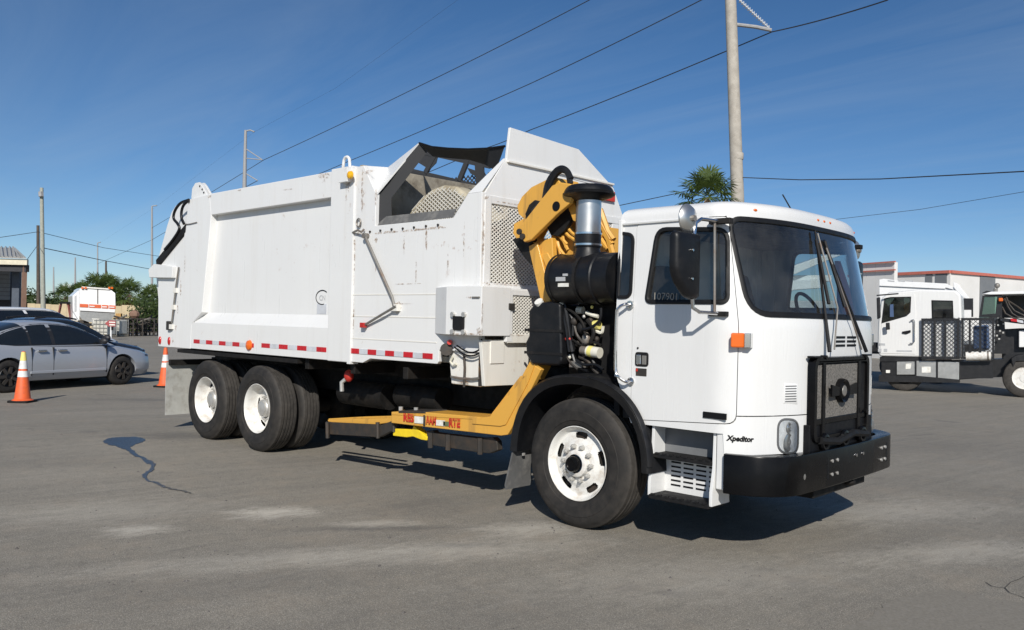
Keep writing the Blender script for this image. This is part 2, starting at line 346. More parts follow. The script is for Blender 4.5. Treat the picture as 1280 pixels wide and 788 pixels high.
for q in ((215, 545, .9, .5, D_, .7), (170, 663, .28, .20, W_, .5, .2), (340, 641, .42, .24, W_, .6, .2), (655, 662, .5, .26, W_, .4, .2), (470, 661, .75, .10, D_, .75, .15), (585, 682, .35, .08, D_, .6, .1),
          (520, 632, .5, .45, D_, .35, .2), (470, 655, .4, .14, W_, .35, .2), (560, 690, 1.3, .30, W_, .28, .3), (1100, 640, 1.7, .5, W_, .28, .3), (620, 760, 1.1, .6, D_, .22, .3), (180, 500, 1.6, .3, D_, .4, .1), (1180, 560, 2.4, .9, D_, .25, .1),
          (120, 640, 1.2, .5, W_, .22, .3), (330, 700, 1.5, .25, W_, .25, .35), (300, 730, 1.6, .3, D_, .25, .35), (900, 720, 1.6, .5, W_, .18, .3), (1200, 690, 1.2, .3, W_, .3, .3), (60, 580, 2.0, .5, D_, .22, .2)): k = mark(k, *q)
hgt = t.math('ADD', t.math('MULTIPLY', fine, .6), t.math('MULTIPLY', grit.outputs['Distance'], .7))
t.bsdf(k, t.ramp(fine, .3, .7, .78, .95), 0, hgt, .40, .006)
mb = MB(); mb.add([(-900, -900, 0), (900, -900, 0), (900, 900, 0), (-900, 900, 0)], [(0, 1, 2, 3)])
tag(mb.build('asphalt_ground', 'asphalt', smooth=0), kind='structure')
# darker resurfaced patch by the lower right
plain('asphalt_patch_dark', (.20, .182, .150), .9, var=.14, scale=60, bump=.5, bscale=90, dirt=(.27, .25, .22), dirt_amt=.5)
ed = [(1010, 800), (1085, 772), (1110, 752), (1150, 741), (1190, 737), (1240, 748), (1300, 756), (1400, 800), (1300, 900), (1000, 900)]
rnd = random.Random(3); pts = [PZ(*p, .004) for p in dense(ed, 6)]
mb = MB(); mb.add([p+Vector((rnd.uniform(-.02, .02), rnd.uniform(-.02, .02), 0)) for p in pts], [tuple(range(len(pts)))])
tag(mb.build('asphalt_patch', 'asphalt_patch_dark', smooth=0), kind='structure')
# cracks next to it
def crack(path, wd, name='pavement_crack'):
    mb = MB(); P = [PZ(*p, .004) for p in path]
    for a, b in zip(P, P[1:]):
        d = (b-a).normalized(); s_ = Vector((-d.y, d.x, 0))*wd; mb.add([a-s_, a+s_, b+s_*rnd.uniform(.4, 1.2), b-s_], [(0, 1, 2, 3)])
    return tag(mb.build(name, 'ink_crack', smooth=0), kind='structure')
plain('ink_crack', (.03, .029, .027), .95)
crack([(1232, 728), (1240, 733), (1256, 735), (1262, 741), (1275, 745), (1290, 752)], .003); crack([(1256, 735), (1263, 728), (1274, 724), (1288, 716)], .0025)
# wet spill
t = NT('wet_asphalt'); c = t.coord(); f_ = t.noise(38, 5, .75, c)
t.bsdf(t.mix(t.ramp(f_, .3, .7), (.016, .016, .018), (.04, .039, .04)), t.ramp(f_, .35, .7, .2, .55), 0, f_, .12, .006)
def ribbon(path, mat, name):
    q = []
    for (u0, v0, w0), (u1, v1, w1) in zip(path, path[1:]):
        for k_ in (0, .33, .66): q.append((u0+(u1-u0)*k_+rnd.uniform(-.9, .9), v0+(v1-v0)*k_+rnd.uniform(-.7, .7), (w0+(w1-w0)*k_)*rnd.uniform(.55, 1.2)))
    path = q+[path[-1]]
    Lf, Rt = [], []
    for i, (u, v, wd) in enumerate(path):
        p = PZ(u, v, .004); q = PZ(*path[min(i+1, len(path)-1)][:2]); o_ = PZ(*path[max(i-1, 0)][:2]); d = (q-o_); d.z = 0; d.normalize(); s_ = Vector((-d.y, d.x, 0))
        Lf.append(p+s_*wd*rnd.uniform(.7, 1.3)); Rt.append(p-s_*wd*rnd.uniform(.7, 1.3))
    n = len(Lf); mb = MB(); mb.add(Lf+Rt, [(i, i+1, n+i+1, n+i) for i in range(n-1)]); return mb.build(name, mat, smooth=0)
bl = [(128, 552), (133, 548.5), (142, 547), (155, 546.5), (168, 546), (178, 547.5), (183, 550), (177, 553), (170, 555), (165, 558), (160, 561), (152, 560), (144, 557.5), (136, 556.5)]
pts = [PZ(*p, .004)+Vector((rnd.uniform(-.02, .02), rnd.uniform(-.02, .02), 0)) for p in dense(round_poly(bl, 6, 4), 2)]
sp = MB().add(pts, [tuple(range(len(pts)))]).build('liquid_spill', 'wet_asphalt', smooth=0)
rb = ribbon([(154, 557, 0.012), (156, 559, 0.056), (162, 563, 0.037), (168, 568, 0.031), (177, 572, 0.028), (184, 577, 0.034), (190, 580, 0.031), (192, 584, 0.025), (188, 589, 0.028), (182, 592, 0.028), (181, 597, 0.025), (187, 602, 0.022), (198, 605, 0.022), (206, 609, 0.019), (218, 612, 0.020), (228, 614, 0.015), (236, 616, 0.012), (240, 617, 0.004)], 'wet_asphalt', 'trickle'); attach(rb, sp); rb.location.z = .001
tag(sp, 'dark wet spill with a thin wiggling trickle across the asphalt', 'spill')
# loose grit near the lens
mb = MB(); rnd = random.Random(11)
for i in range(900):
    u = rnd.uniform(-60, 1340); v = 470+330*rnd.random()**.8; p = PZ(u, v); s_ = rnd.uniform(.003, .010)*(1.9 if rnd.random() < .06 else 1)
    q = [p+Vector((s_*math.cos(a)*rnd.uniform(.6, 1.2), s_*math.sin(a)*rnd.uniform(.6, 1.2), 0)) for a in (0, 1.3, 2.6, 3.9, 5.2)]
    mb.add([x+Vector((0, 0, .0)) for x in q]+[p+Vector((0, 0, s_*.8))], [(0, 1, 5), (1, 2, 5), (2, 3, 5), (3, 4, 5), (4, 0, 5)])
plain('grit_stone', (.12, .11, .10), .9, var=.6, scale=30); tag(mb.build('loose_grit', 'grit_stone', smooth=0), 'tiny loose stones scattered on the asphalt', None, kind='stuff')

# ================================================================ REFUSE TRUCK
T = thing('garbage_truck', 'white side-loading garbage truck with yellow lift arm and black front bumper', 'truck', (-3.2, 0, 0))
def part(name, mb, mat, parent=None, **kw): return mb.build(name, mat, parent or T, **kw)
def bx(name, mat, *a, parent=None, bevel=.006, **kw): return part(name, MB().box(*a), mat, parent, bevel=bevel, **kw)
def pyp(px, y): return [PY(u, v, y) for u, v in px]
def pxp(px, x): return [PX(u, v, x) for u, v in px]

# ---- wheels -----------------------------------------------------
RAD = .535
def tyre_mb(wd, r=RAD, seed=0):
    g = .014; pr = [(.035, .300), (.012, .318), (.004, .345), (.002, .352), (-.004, .356), (-.010, .40), (-.012, .435), (-.008, .439), (-.006, .47), (.004, .492), (.008, .500), (.030, .522), (.040, .530)]
    k = 5; rib = (wd-.08)/k
    tr = []
    for i in range(k):
        a = .04+i*rib
        tr += [(a+.008, r-(.004 if i in (0, k-1) else 0)), (a+rib-.006, r-(.004 if i in (0, k-1) else 0))]
        if i < k-1: tr += [(a+rib-.004, r-g), (a+rib+.005, r-g)]
    back = [(wd-y, q) for y, q in reversed(pr)]
    return MB().lathe(pr+tr+back, (0, 0, 0), 'y', 72)
def disc_mb(prof, holes=None):                    # prof as (y, r); holes=(first, last) profile rings that carry the five hand holes
    mb = MB(); n = 120; L_ = []
    for y, r in prof: L_.append([(r*math.cos(2*math.pi*i/n), y, r*math.sin(2*math.pi*i/n)) for i in range(n)])
    vs = [p for l in L_ for p in l]; fs = []
    for q in range(len(prof)-1):
        for i in range(n):
            if holes and holes[0] <= q < holes[1]:
                h = (i % 24)-11.5; lim = 4 if q in (holes[0], holes[1]-1) else 5
                if abs(h) < lim: continue
            j = (i+1) % n; fs.append((q*n+i, q*n+j, (q+1)*n+j, (q+1)*n+i))
    return mb.add(vs, fs)
nut = MB().cyl((0, 0, 0), (0, -.036, 0), .021, .019, 6).cyl((0, -.034, 0), (0, -.052, 0), .011, .010, 8)
def make_wheel(front, name='wheel'):
    if front:
        prof = [(.030, .296), (.006, .308), (.004, .303), (.016, .294), (.040, .286), (.062, .276), (.068, .268), (.068, .262), (.067, .257), (.065, .250), (.060, .224), (.057, .212), (.055, .205), (.050, .195), (.038, .178), (.034, .166), (.034, .115)]
        w_ = disc_mb(prof, (8, 12)).build(name, 'rim_white', None, smooth=40)
        tm = tyre_mb(.31); ny = .034; nr = .142
        hub = MB().lathe([(.036, .118), (-.004, .110), (-.010, .100), (-.012, .078)], (0, 0, 0), 'y', 24)
        cap = MB().lathe([(-.010, .066), (-.052, .064), (-.064, .058), (-.066, .045), (-.060, .038), (-.060, .001)], (0, 0, 0), 'y', 24)
    else:
        prof = [(.030, .296), (.006, .308), (.004, .303), (.020, .292), (.060, .284), (.150, .276), (.168, .266), (.172, .258), (.172, .252), (.172, .246), (.170, .226), (.170, .218), (.170, .212), (.168, .110)]
        w_ = disc_mb(prof, (7, 11)).build(name, 'rim_white', None, smooth=40)
        tm = tyre_mb(.285); ny = .168; nr = .142
        hub = MB().lathe([(.17, .112), (.10, .108), (.09, .100), (.086, .07)], (0, 0, 0), 'y', 24)
        cap = MB().lathe([(.09, .090), (.072, .086), (.066, .06), (.064, .001)], (0, 0, 0), 'y', 24)
    ty = tm.build('tyre', 'tyre', None, smooth=28); ty.parent = w_
    h_ = hub.build('hub', 'rim_white' if front else 'cast_silver', None); h_.parent = w_
    c_ = cap.build('hub_cap', 'black_gloss' if front else 'cast_silver', None); c_.parent = w_
    nm = None
    for i in range(10):
        a = 2*math.pi*(i+.5)/10
        if nm is None: q = nut.build('lug_nut', 'cast_silver', None, smooth=30); nm = q.data
        else: q = bpy.data.objects.new('lug_nut', nm); COL.objects.link(q)
        q.parent = w_; q.location = (nr*math.cos(a), ny, nr*math.sin(a))
    dk = MB().lathe([(ny+.06, .262), (ny+.061, .10)], (0, 0, 0), 'y', 24).build('brake_drum', 'dark_steel', None); dk.parent = w_
    return w_
def put(o, loc, rz=0, spin=0):
    o.location = loc; o.rotation_euler = (0, spin, rz); attach(o, T)
def dupw(o, loc, rz, spin):
    r = dup(o, (0, 0, 0)); put(r, loc, rz, spin); return r
YO = -1.215; TA, TB = -5.107, -6.447
fw_ = make_wheel(True); rw_ = make_wheel(False)
put(fw_, (0, YO, RAD), 0, .35); dupw(fw_, (0, -YO, RAD), math.pi, 1.1)
put(rw_, (TA, YO, RAD), 0, .2); dupw(rw_, (TB, YO, RAD), 0, .9)
inner = []
for x in (TA, TB):
    dupw(rw_, (x, -YO, RAD), math.pi, x)
    for s in (-1, 1):
        q = bpy.data.objects.new('tyre', next(h for h in rw_.children if h.name.startswith('tyre')).data); COL.objects.link(q); put(q, (x, s*(-YO-.325), RAD), 0 if s < 0 else math.pi, .5)
        part('inner_rim', disc_mb([(0, .30), (.02, .29), (.2, .28), (.24, .30)]), 'rim_white', None) if False else None

# ---- chassis ----------------------------------------------------
for s in (-1, 1):
    bx('frame_rail', 'chassis', -7.75, 1.45, s*.43-.045, s*.43+.045, .78, 1.04)
    bx('leaf_spring', 'chassis', -.7, .75, s*.46-.04, s*.46+.04, .60, .70)
    bx('walking_beam', 'chassis', -6.5, -5.0, s*.5-.06, s*.5+.06, .45, .62)
for x in (-7.2, -4.0, -2.6, -1.3, .6): bx('cross_member', 'chassis', x-.05, x+.05, -.43, .43, .80, 1.0)
for x, r in ((0, .07), (TA, .10), (TB, .10)):
    part('axle', MB().cyl((x, -.92, RAD), (x, .92, RAD), r, n=12), 'chassis')
for x in (TA, TB): part('differential', MB().sphere((x, 0, RAD), .24, .2, .24), 'chassis')
part('driveshaft', MB().cyl((-4.9, 0, .62), (-.6, 0, .75), .06), 'chassis')
part('air_tank', MB().cyl((-4.05, -.62, .80), (-3.2, -.62, .80), .15, n=18), 'chassis', smooth=40)
part('air_tank', MB().cyl((-3.0, -.62, .84), (-2.3, -.62, .84), .13, n=18), 'chassis', smooth=40)
part('fuel_tank', MB().cyl((-3.4, .85, .72), (-1.6, .85, .72), .30, n=20), 'chassis', smooth=40)
bx('engine_block', 'chassis', -.75, .45, -.42, .42, .85, 1.85)
bx('transmission', 'chassis', -1.5, -.75, -.25, .25, .60, 1.1)
bx('body_subframe', 'chassis', -7.4, -1.3, -.60, .60, 1.04, 1.22)
for x in (-4.1, -3.2, -2.3): bx('body_outrigger', 'chassis', x-.04, x+.04, -1.15, 1.15, 1.08, 1.20)
for s in (-1, 1): bx('tandem_mudguard_plate', 'chassis', -7.3, -4.2, s*.9-.32, s*.9+.3, 1.14, 1.19)

# ---- packer body -------------------------------------------------
W = 1.22; IN = 1.13
bx('body_shell', 'white_paint', -7.0, -3.2, -IN, IN, 1.21, 3.31, bevel=.02)
for s in (-1, 1):
    a, b = sorted((s*IN-s*.01, s*W))
    bx('top_rail', 'white_paint', -6.45, -3.575, a, b, 3.03, 3.325, bevel=.012)
    part('rear_post', MB().prism([(-7.52, 1.205), (-6.90, 1.205), (-6.87, 1.55), (-6.58, 1.715), (-6.38, 3.03), (-6.44, 3.318), (-7.05, 3.296)], 'y', *sorted((s*IN-s*.01, s*(W+.003)))), 'white_paint', bevel=.008)
    bx('front_post', 'white_paint', -3.575, -3.175, *sorted((s*IN-s*.01, s*(W+.012))), 1.205, 3.345, bevel=.012)
    bx('lower_panel', 'white_paint', -6.9, -3.573, a, b, 1.212, 1.575, bevel=.006)
    part('sill', MB().prism([(s*IN-s*.008, 1.57), (s*(W-.002), 1.57), (s*IN-s*.0, 1.715), (s*IN-s*.008, 1.715)], 'x', -6.80, -3.574), 'white_paint')
    bx('bottom_flange', 'white_paint', -3.19, -3.13, *sorted((s*IN, s*(W+.02))), 1.19, 3.33, bevel=.004)
bx('body_roof', 'white_paint', -7.0, -3.2, -1.1, 1.1, 3.30, 3.33, bevel=.02)
# lifting loop and lug on top
c0 = PY(433, 214, -1.2)
part('lifting_eye', MB().tube([c0+Vector((-.07, 0, 0))]+[c0+Vector((-.055*math.cos(a), 0, .10+.055*math.sin(a))) for a in [math.pi*i/10 for i in range(11)]]+[c0+Vector((.07, 0, 0))], .017, 8), 'white_paint')
lg = pyp([(239, 249), (240, 236), (244, 229), (249, 228), (252, 232), (260, 246)], -1.17)
hp = part('hinge_plate', MB().ext(lg, (0, .03, 0)), 'white_paint', bevel=.004)
part('hinge_plate', MB().ext([p+Vector((-.12, .12, .02)) for p in lg], (0, .03, 0)), 'white_paint', bevel=.004)
for u, v in ((250, 233), (253, 237), (255, 241)): part('bolt_hole', MB().cyl(PY(u, v, -1.171), PY(u, v, -1.174), .014, n=8), 'ink', hp)
# amber marker high on the post
p = PY(437, 219, -1.225); bx('marker_lamp_bracket', 'white_paint', p.x-.10, p.x+.06, -1.30, -1.2, p.z-.085, p.z+.075, bevel=.003)
p = PY(437.8, 219, -1.30); part('marker_lamp', MB().lathe([(-.03, .001), (-.028, .02), (-.018, .038), (0, .045), (.01, .045)], p, 'y', 18), 'amber_lens')
# rusty stain bumps: welded tie ring with cord
p = PY(449, 284, -1.23); part('tie_ring', MB().tube([p+Vector((.035*math.cos(a), -.01, .045+.045*math.sin(a))) for a in [2*math.pi*i/12 for i in range(13)]], .009, 6).tube([PY(441, 291, -1.235), PY(447, 288, -1.27), PY(452, 290, -1.27), PY(455, 287, -1.24)], .012, 6), 'grey_steel')
# conspicuity tape
def tape(u0, v0, u1, v1, n, y, first='red_tape'):
    for i in range(n):
        a0, a1 = i/n, (i+.96)/n
        pts = [PY(u0+(u1-u0)*a, v0+(v1-v0)*a, y) for a in (a0, a1)]
        red = (i % 2 == 0) == (first == 'red_tape')
        z0 = pts[0].z; bx('reflective_tape', 'red_tape' if red else 'silver_tape', pts[0].x, pts[1].x, y, y+.006, z0-.026, z0+.026, bevel=0)
def tape_x(x0, x1, z, y, n):
    for i in range(n):
        a, b = x0+(x1-x0)*i/n, x0+(x1-x0)*(i+.97)/n
        bx('reflective_tape', 'red_tape' if i % 2 == 0 else 'silver_tape', a, b, y-.003, y+.004, z-.027, z+.027, bevel=0)
tape_x(-6.80, -5.18, 1.315, -W, 9); tape_x(-5.0, -3.60, 1.325, -W, 7); tape_x(-3.135, -1.80, 1.335, -1.2235, 9)
p = PY(312, 432, -1.22); part('side_marker_lamp', MB().lathe([(-.04, .001), (-.038, .03), (-.025, .058), (0, .068), (.01, .068)], (p.x, -1.22, 1.315), 'y', 20), 'orange_lens')
# maker's oval sticker in the corner of the recessed panel
p = PY(403, 372, -IN); o_ = MB()
for i in range(20):
    a, b = math.pi*.25+i*math.pi*1.35/20, math.pi*.25+(i+1)*math.pi*1.35/20
    q = [Vector((p.x+(.12+d)*math.cos(h), -IN-.004, p.z+(.075+d)*math.sin(h))) for h in (a, b) for d in (0, .012)]; o_.add(q, [(0, 1, 3, 2)])
part('sticker_oval', o_, 'ink', smooth=0); text_mesh('CN', 'sticker_letters', 'decal_grey', T, (p.x-.055, -IN-.004, p.z-.035), (1, 0, 0), (0, 0, 1), .06)
bx('sticker', 'silver_tape', p.x-.10, p.x+.09, -IN-.004, -IN+.004, p.z-.19, p.z-.075, bevel=0)

# ---- tailgate ----------------------------------------------------
prof = [(-7.05, 3.30)]+[(p.x, p.z) for p in (PY(u, v, -1.10) for u, v in ((226, 252), (219, 257), (214, 265), (209, 280), (203, 302), (197, 324), (194, 338)))]+[(-8.10, 1.35), (-7.95, 1.20), (-7.56, 1.20)]
part('tailgate', MB().prism(prof, 'y', -1.10, 1.10), 'white_paint', bevel=.02)
for s in (-1, 1):
    side = [(-7.10, 2.90), (-8.02, 2.40), (-8.03, 2.30), (-7.97, 1.20), (-7.545, 1.20), (-7.16, 2.80)]
    part('tailgate_side', MB().prism(side, 'y', *sorted((s*1.05, s*1.20))), 'white_paint', bevel=.008)
    part('tailgate_ledge', MB().prism([(-8.24, 2.34), (-8.05, 2.42), (-7.42, 2.36), (-7.44, 2.20), (-8.20, 2.22)], 'y', *sorted((s*1.04, s*1.26))), 'white_paint', bevel=.008)
    part('tailgate_seal', MB().ext([(-7.10, s*1.23, 2.97), (-7.12, s*1.23, 2.84), (-8.03, s*1.23, 2.36), (-8.06, s*1.23, 2.48)], (0, -s*.16, 0)), 'black_matte', bevel=.01)
    part('latch_rod', MB().tube([(-7.28, s*1.235, 2.35), (-7.36, s*1.235, 2.05), (-7.46, s*1.235, 1.55)], .014, 8), 'grey_steel')
    for zz, xx in ((2.02, -7.365), (1.78, -7.415), (1.50, -7.47)): bx('latch_bracket', 'old_white', xx-.05, xx+.05, *sorted((s*1.20, s*1.25)), zz-.035, zz+.035, bevel=.004)
    bx('latch_pin', 'dark_steel', -7.62, -7.52, *sorted((s*1.20, s*1.25)), 1.45, 1.58, bevel=.01)
    for x in (-7.90, -7.60): part('tail_marker', MB().sphere((x, s*1.205, 1.29), .035, .02, .06), 'red_lens')
for pth in ([(236, 250), (226, 254), (219, 263), (217, 273), (222, 280), (224, 287), (216, 300), (206, 312)], [(236, 251), (230, 256), (227, 264), (227, 273), (230, 280)]):
    part('hydraulic_hose', MB().tube(curve(pyp(pth, -1.24)), .02, 8), 'black_plastic')
part('hydraulic_hose', MB().tube(pyp([(229, 281), (238, 280), (246, 278)], -1.235), .006, 6), 'grey_steel')
part('rear_mudflap', MB().loops([[(-7.68, -1.20, .98), (-7.68, -.62, .98), (-7.66, -.62, .98), (-7.66, -1.20, .98)], [(-7.70, -1.20, .6), (-7.70, -.62, .6), (-7.68, -.62, .6), (-7.68, -1.20, .6)], [(-7.69, -1.20, .21), (-7.69, -.62, .21), (-7.67, -.62, .21), (-7.67, -1.20, .21)]]), 'mud_flap')
part('rear_mudflap', MB().box(-7.70, -7.68, .62, 1.20, .21, .98), 'mud_flap')
for s in (-1, 1): bx('mudflap_hanger', 'chassis', -7.66, -7.60, *sorted((s*.45, s*1.18)), .94, 1.02)
# ---- hopper ------------------------------------------------------
def wall(name, poly, y0, y1, mat='white_paint', **kw): return part(name, MB().prism(poly, 'y', y0, y1), mat, **kw)
HX = -1.17
near = [(-3.14, 1.215), (-2.93, 1.215), (-2.80, 1.265), (-1.74, 1.265), (-1.715, 1.29), (-1.715, 1.40), (HX, 1.40), (HX, 2.88), (-1.36, 2.88), (-1.56, 2.665), (-2.765, 2.665), (-2.765, 3.0), (-2.99, 3.322), (-3.14, 3.325)]
wall('hopper_side', near, -1.22, -1.17, bevel=.006)
far = [(-3.14, 1.265), (HX, 1.265), (HX, 2.88), (-1.36, 2.88), (-1.56, 2.70), (-3.14, 2.70)]
wall('hopper_side', far, 1.0, 1.05, 'dirty_tan', bevel=.006)
bx('hopper_floor', 'hopper_inside', -3.14, -1.2, -1.17, 1.0, 1.28, 1.34)
bx('packer_face', 'hopper_inside', -3.135, -3.08, -1.165, 1.24, 1.34, 3.352)
# raised mound of the packer cover seen through the opening
mb = MB(); cx, cy = -2.3, .25
for k in range(2): pass
part('packer_cover', MB().prism([(-3.05, 1.4), (-3.05, 2.76), (-2.76, 3.0), (-2.55, 3.10), (-2.35, 3.135), (-2.15, 3.10), (-1.95, 2.98), (-1.74, 2.78), (-1.62, 1.4)], 'y', -.66, .25), 'dirty_tan', bevel=.05, seg=3)
# sloped corner plates of the collar
A, B, C_, D = Vector((-2.765, -1.218, 3.0)), Vector((-2.50, -.87, 3.565)), Vector((-3.02, -.87, 3.36)), Vector((-2.63, -1.218, 3.325))
E_ = Vector((-3.0, -1.219, 3.325)); pl = MB()
for tri in ((A, B, C_), (A, C_, E_)): pl.ext(list(tri), (.004, .014, -.008))
part('collar_plate', pl, 'white_paint', smooth=0)
part('collar_top', MB().ext([E_+Vector((-.14, .02, -.01)), C_+Vector((0, .01, -.01)), B+Vector((0, .01, -.01)), B+Vector((-.1, .12, -.02)), Vector((-3.14, -.75, 3.34))], (0, 0, -.012)), 'white_paint')
fr = [Vector((-1.36, -1.218, 2.882)), Vector((HX, -1.218, 2.882)), Vector((-1.195, -.885, 3.245)), Vector((-1.235, -.885, 3.245))]
part('collar_plate', MB().ext(fr, (-.012, .012, -.004)), 'white_paint')
part('collar_plate', MB().ext([fr[0], fr[3], fr[3]+Vector((-.02, .02, -.06)), PY(566, 272, -1.216)], (0, .012, 0)), 'old_white')
# hopper front: frame, expanded metal, headboard
def fx(name, px, x, th=.03, mat='white_paint', **kw): return part(name, MB().ext(pxp(px, x), (-th, 0, 0)), mat, **kw)
bx('front_corner_post', 'white_paint', HX-.05, HX+.004, -1.222, -1.16, 1.98, 2.875, bevel=.006)
part('front_panel', MB().ext([Vector((HX, -1.20, 2.85)), Vector((HX, 1.0, 2.85)), Vector((-1.195, .80, 3.22)), Vector((-1.195, -.885, 3.245))], (-.03, 0, 0)), 'white_paint', bevel=.004)
bx('screen_frame', 'white_paint', HX-.03, HX+.01, -1.17, 1.0, 2.785, 2.86)
bx('screen_frame', 'white_paint', HX-.03, HX+.01, -1.17, 1.0, 1.995, 2.05)
bx('screen_frame', 'white_paint', HX-.029, HX+.012, -1.185, -1.10, 2.0, 2.86)
bx('front_corner_post', 'white_paint', HX-.05, HX+.006, .78, 1.0, 1.30, 2.87)
bx('screen_backing', 'hopper_inside', -1.42, -1.40, -1.10, .8, 1.4, 2.30)
sm = screen(MB(), (HX-.012, -1.10, 2.05), (0, 1, 0), (0, 0, 1), 1.88, .735, .052, .036, .0105, .004)
tag(part('expanded_metal_screen', sm, 'old_white', smooth=0), kind='stuff')
hb = [(-.885, 3.245), (-.845, 3.545), (.19, 3.505), (.775, 3.20), (.80, 3.19), (.80, 3.16), (-.885, 3.21)]
part('headboard', MB().prism(hb, 'x', -1.215, -1.185), 'white_paint', bevel=.004)
bx('headboard_lip', 'old_white', -1.195, -1.165, -.88, .80, 3.205, 3.225, bevel=.003)
bx('red_marker_plate', 'red_paint', -1.165, -1.150, .35, .80, 3.02, 3.13)
# cover netting: black frame round the side opening, sagging top edge, far meshed windows
t = NT('net_cloth'); t.bsdf((.028, .029, .031), .85, 0, t.noise(140, 2, .5, t.coord()), .4, .004)
P0, P1, P2, P3 = PY(470, 243, -1.19), PY(524, 180, -.88), PY(469, 283, -1.19), PY(566, 272, -1.19)
def band(name, pts_o, pts_i, mat='net_cloth'):
    mb = MB(); n = len(pts_o); mb.add(list(pts_o)+list(pts_i), [(i, i+1, n+i+1, n+i) for i in range(n-1)]); return part(name, mb, mat)
band('rubber_curtain', [P2, P0, P1], [PY(490, 280, -1.13), PY(489, 248, -1.10), PY(534, 190, -.80)])
band('rubber_curtain', [P2, P3], [PY(470, 272, -1.14), PY(571, 261, -1.14)], 'worn_rubber')
top = [PY(524, 179, -.88), PY(540, 184, -.86), PY(560, 186, -.84), PY(585, 187, -.82), PY(610, 186, -.84), PY(631, 183, -.86)]
inn = [PY(524, 181, -.60), PY(541, 196, -.55), PY(562, 198, -.55), PY(586, 200, -.55), PY(606, 206, -.60), PY(620, 214, -.78)]
band('cover_net', top, inn)
part('cover_rope', MB().tube(top, .012, 6), 'ink')
YF = .72
def yf(px): return [PY(u, v, YF) for u, v in px]
def bar2(name, a, b, wd, mat='net_cloth', y=YF, d=.03):
    a, b = Vector(PY(*a, y)), Vector(PY(*b, y)); n = (b-a).normalized().cross(Vector((0, 1, 0)))*wd/2
    return part(name, MB().ext([a-n, b-n, b+n, a+n], (0, d, 0)), mat)
bar2('net_frame', (505, 213), (602, 236), .09); bar2('net_frame', (531, 216), (545, 190), .075, y=YF-.01); bar2('net_frame', (573, 226), (584, 199), .075, y=YF-.01)
bar2('net_frame', (522, 187), (612, 206), .10, y=YF-.005); bar2('net_frame', (598, 204), (600, 232), .14, y=YF-.012); bar2('net_frame', (505, 214), (524, 188), .06, y=YF-.012)
part('net_flap', MB().ext(yf([(520, 194), (535, 190), (548, 192), (545, 204), (537, 212), (530, 208), (522, 203)]), (0, .01, 0)), 'net_cloth')
part('net_flap', MB().ext(yf([(584, 210), (590, 212), (596, 214), (597, 219), (593, 220), (588, 217)]), (0, .01, 0)), 'net_cloth')
o0 = PY(505, 238, YF+.04); w_ = (PY(612, 238, YF+.04)-o0).length
tag(part('net_mesh', screen(MB(), (o0.x, YF+.04, 2.62), (1, 0, 0), (0, 0, 1), w_, .92, .075, .060, .017, .003), 'net_cloth', smooth=0), kind='stuff')
MND = [(-3.0, 1.4), (-3.0, 2.72), (-2.74, 2.96), (-2.55, 3.06), (-2.35, 3.095), (-2.15, 3.06), (-1.97, 2.95), (-1.79, 2.75), (-1.67, 1.4)]
def in_mound(x, z):
    c_ = False
    for (xa, za), (xb, zb) in zip(MND, MND[1:]+MND[:1]):
        if (za > z) != (zb > z) and x < (xb-xa)*(z-za)/(zb-za)+xa: c_ = not c_
    return c_
def clip_mound(A_, B_):
    out, st = [], None
    for i in range(41):
        k = i/40; q = (A_[0]+(B_[0]-A_[0])*k, A_[1]+(B_[1]-A_[1])*k); ok = in_mound(-3.05+q[0], 2.1+q[1])
        if ok and st is None: st = q
        if (not ok or i == 40) and st is not None: out.append((st, q)); st = None
    return [g for g in out if math.hypot(g[1][0]-g[0][0], g[1][1]-g[0][1]) > .02]
tag(part('expanded_metal_screen', screen(MB(), (-3.05, -.68, 2.1), (1, 0, 0), (0, 0, 1), 1.45, 1.03, .066, .045, .008, .004, clip_mound), 'old_white', smooth=0), kind='stuff')
part('net_panel', MB().ext(pyp([(497, 213), (603, 237), (603, 268), (560, 256), (520, 244), (497, 240)], YF-.03), (0, .01, 0)), 'net_cloth')
bx('net_rail', 'net_cloth', -3.0, -1.25, YF-.02, YF+.03, 2.60, 2.66)
# row of bolts below the opening
for u, v in ((463, 290), (476, 288.5), (490, 287), (504, 286), (518, 284.6), (533, 283), (548, 281.5)):
    p = PY(u, v, -1.22); part('bolt', MB().cyl((p.x, -1.215, p.z), (p.x, -1.232, p.z), .013, n=6), 'dark_steel')
# weld seams of the side plates
for z in (1.94, 1.71, 1.47): bx('weld_seam', 'old_white', -3.13, -1.75, -1.2235, -1.21, z-.006, z+.006, bevel=.002)
# prop rod hanging on the wall
a, b, c_ = PY(456, 295, -1.26), PY(490, 372, -1.26), PY(492.5, 383, -1.26)
part('prop_rod', MB().tube([a, a.lerp(b, .5), b, c_], .017, 8), 'grey_steel'); part('rod_bracket', MB().box(c_.x-.05, c_.x+.06, -1.27, -1.21, c_.z-.05, c_.z+.02), 'old_white', bevel=.004)
part('rod_arm', MB().tube([PY(495, 383, -1.27), PY(478, 393, -1.27), PY(455, 407, -1.25)], .014, 8), 'grey_steel'); p = PY(455, 407, -1.25)
bx('rod_knob', 'red_lens', p.x-.04, p.x+.03, -1.28, -1.235, p.z-.025, p.z+.03); part('rod_base', MB().cyl((a.x, -1.21, a.z), (a.x, -1.28, a.z), .03, n=10), 'grey_steel')
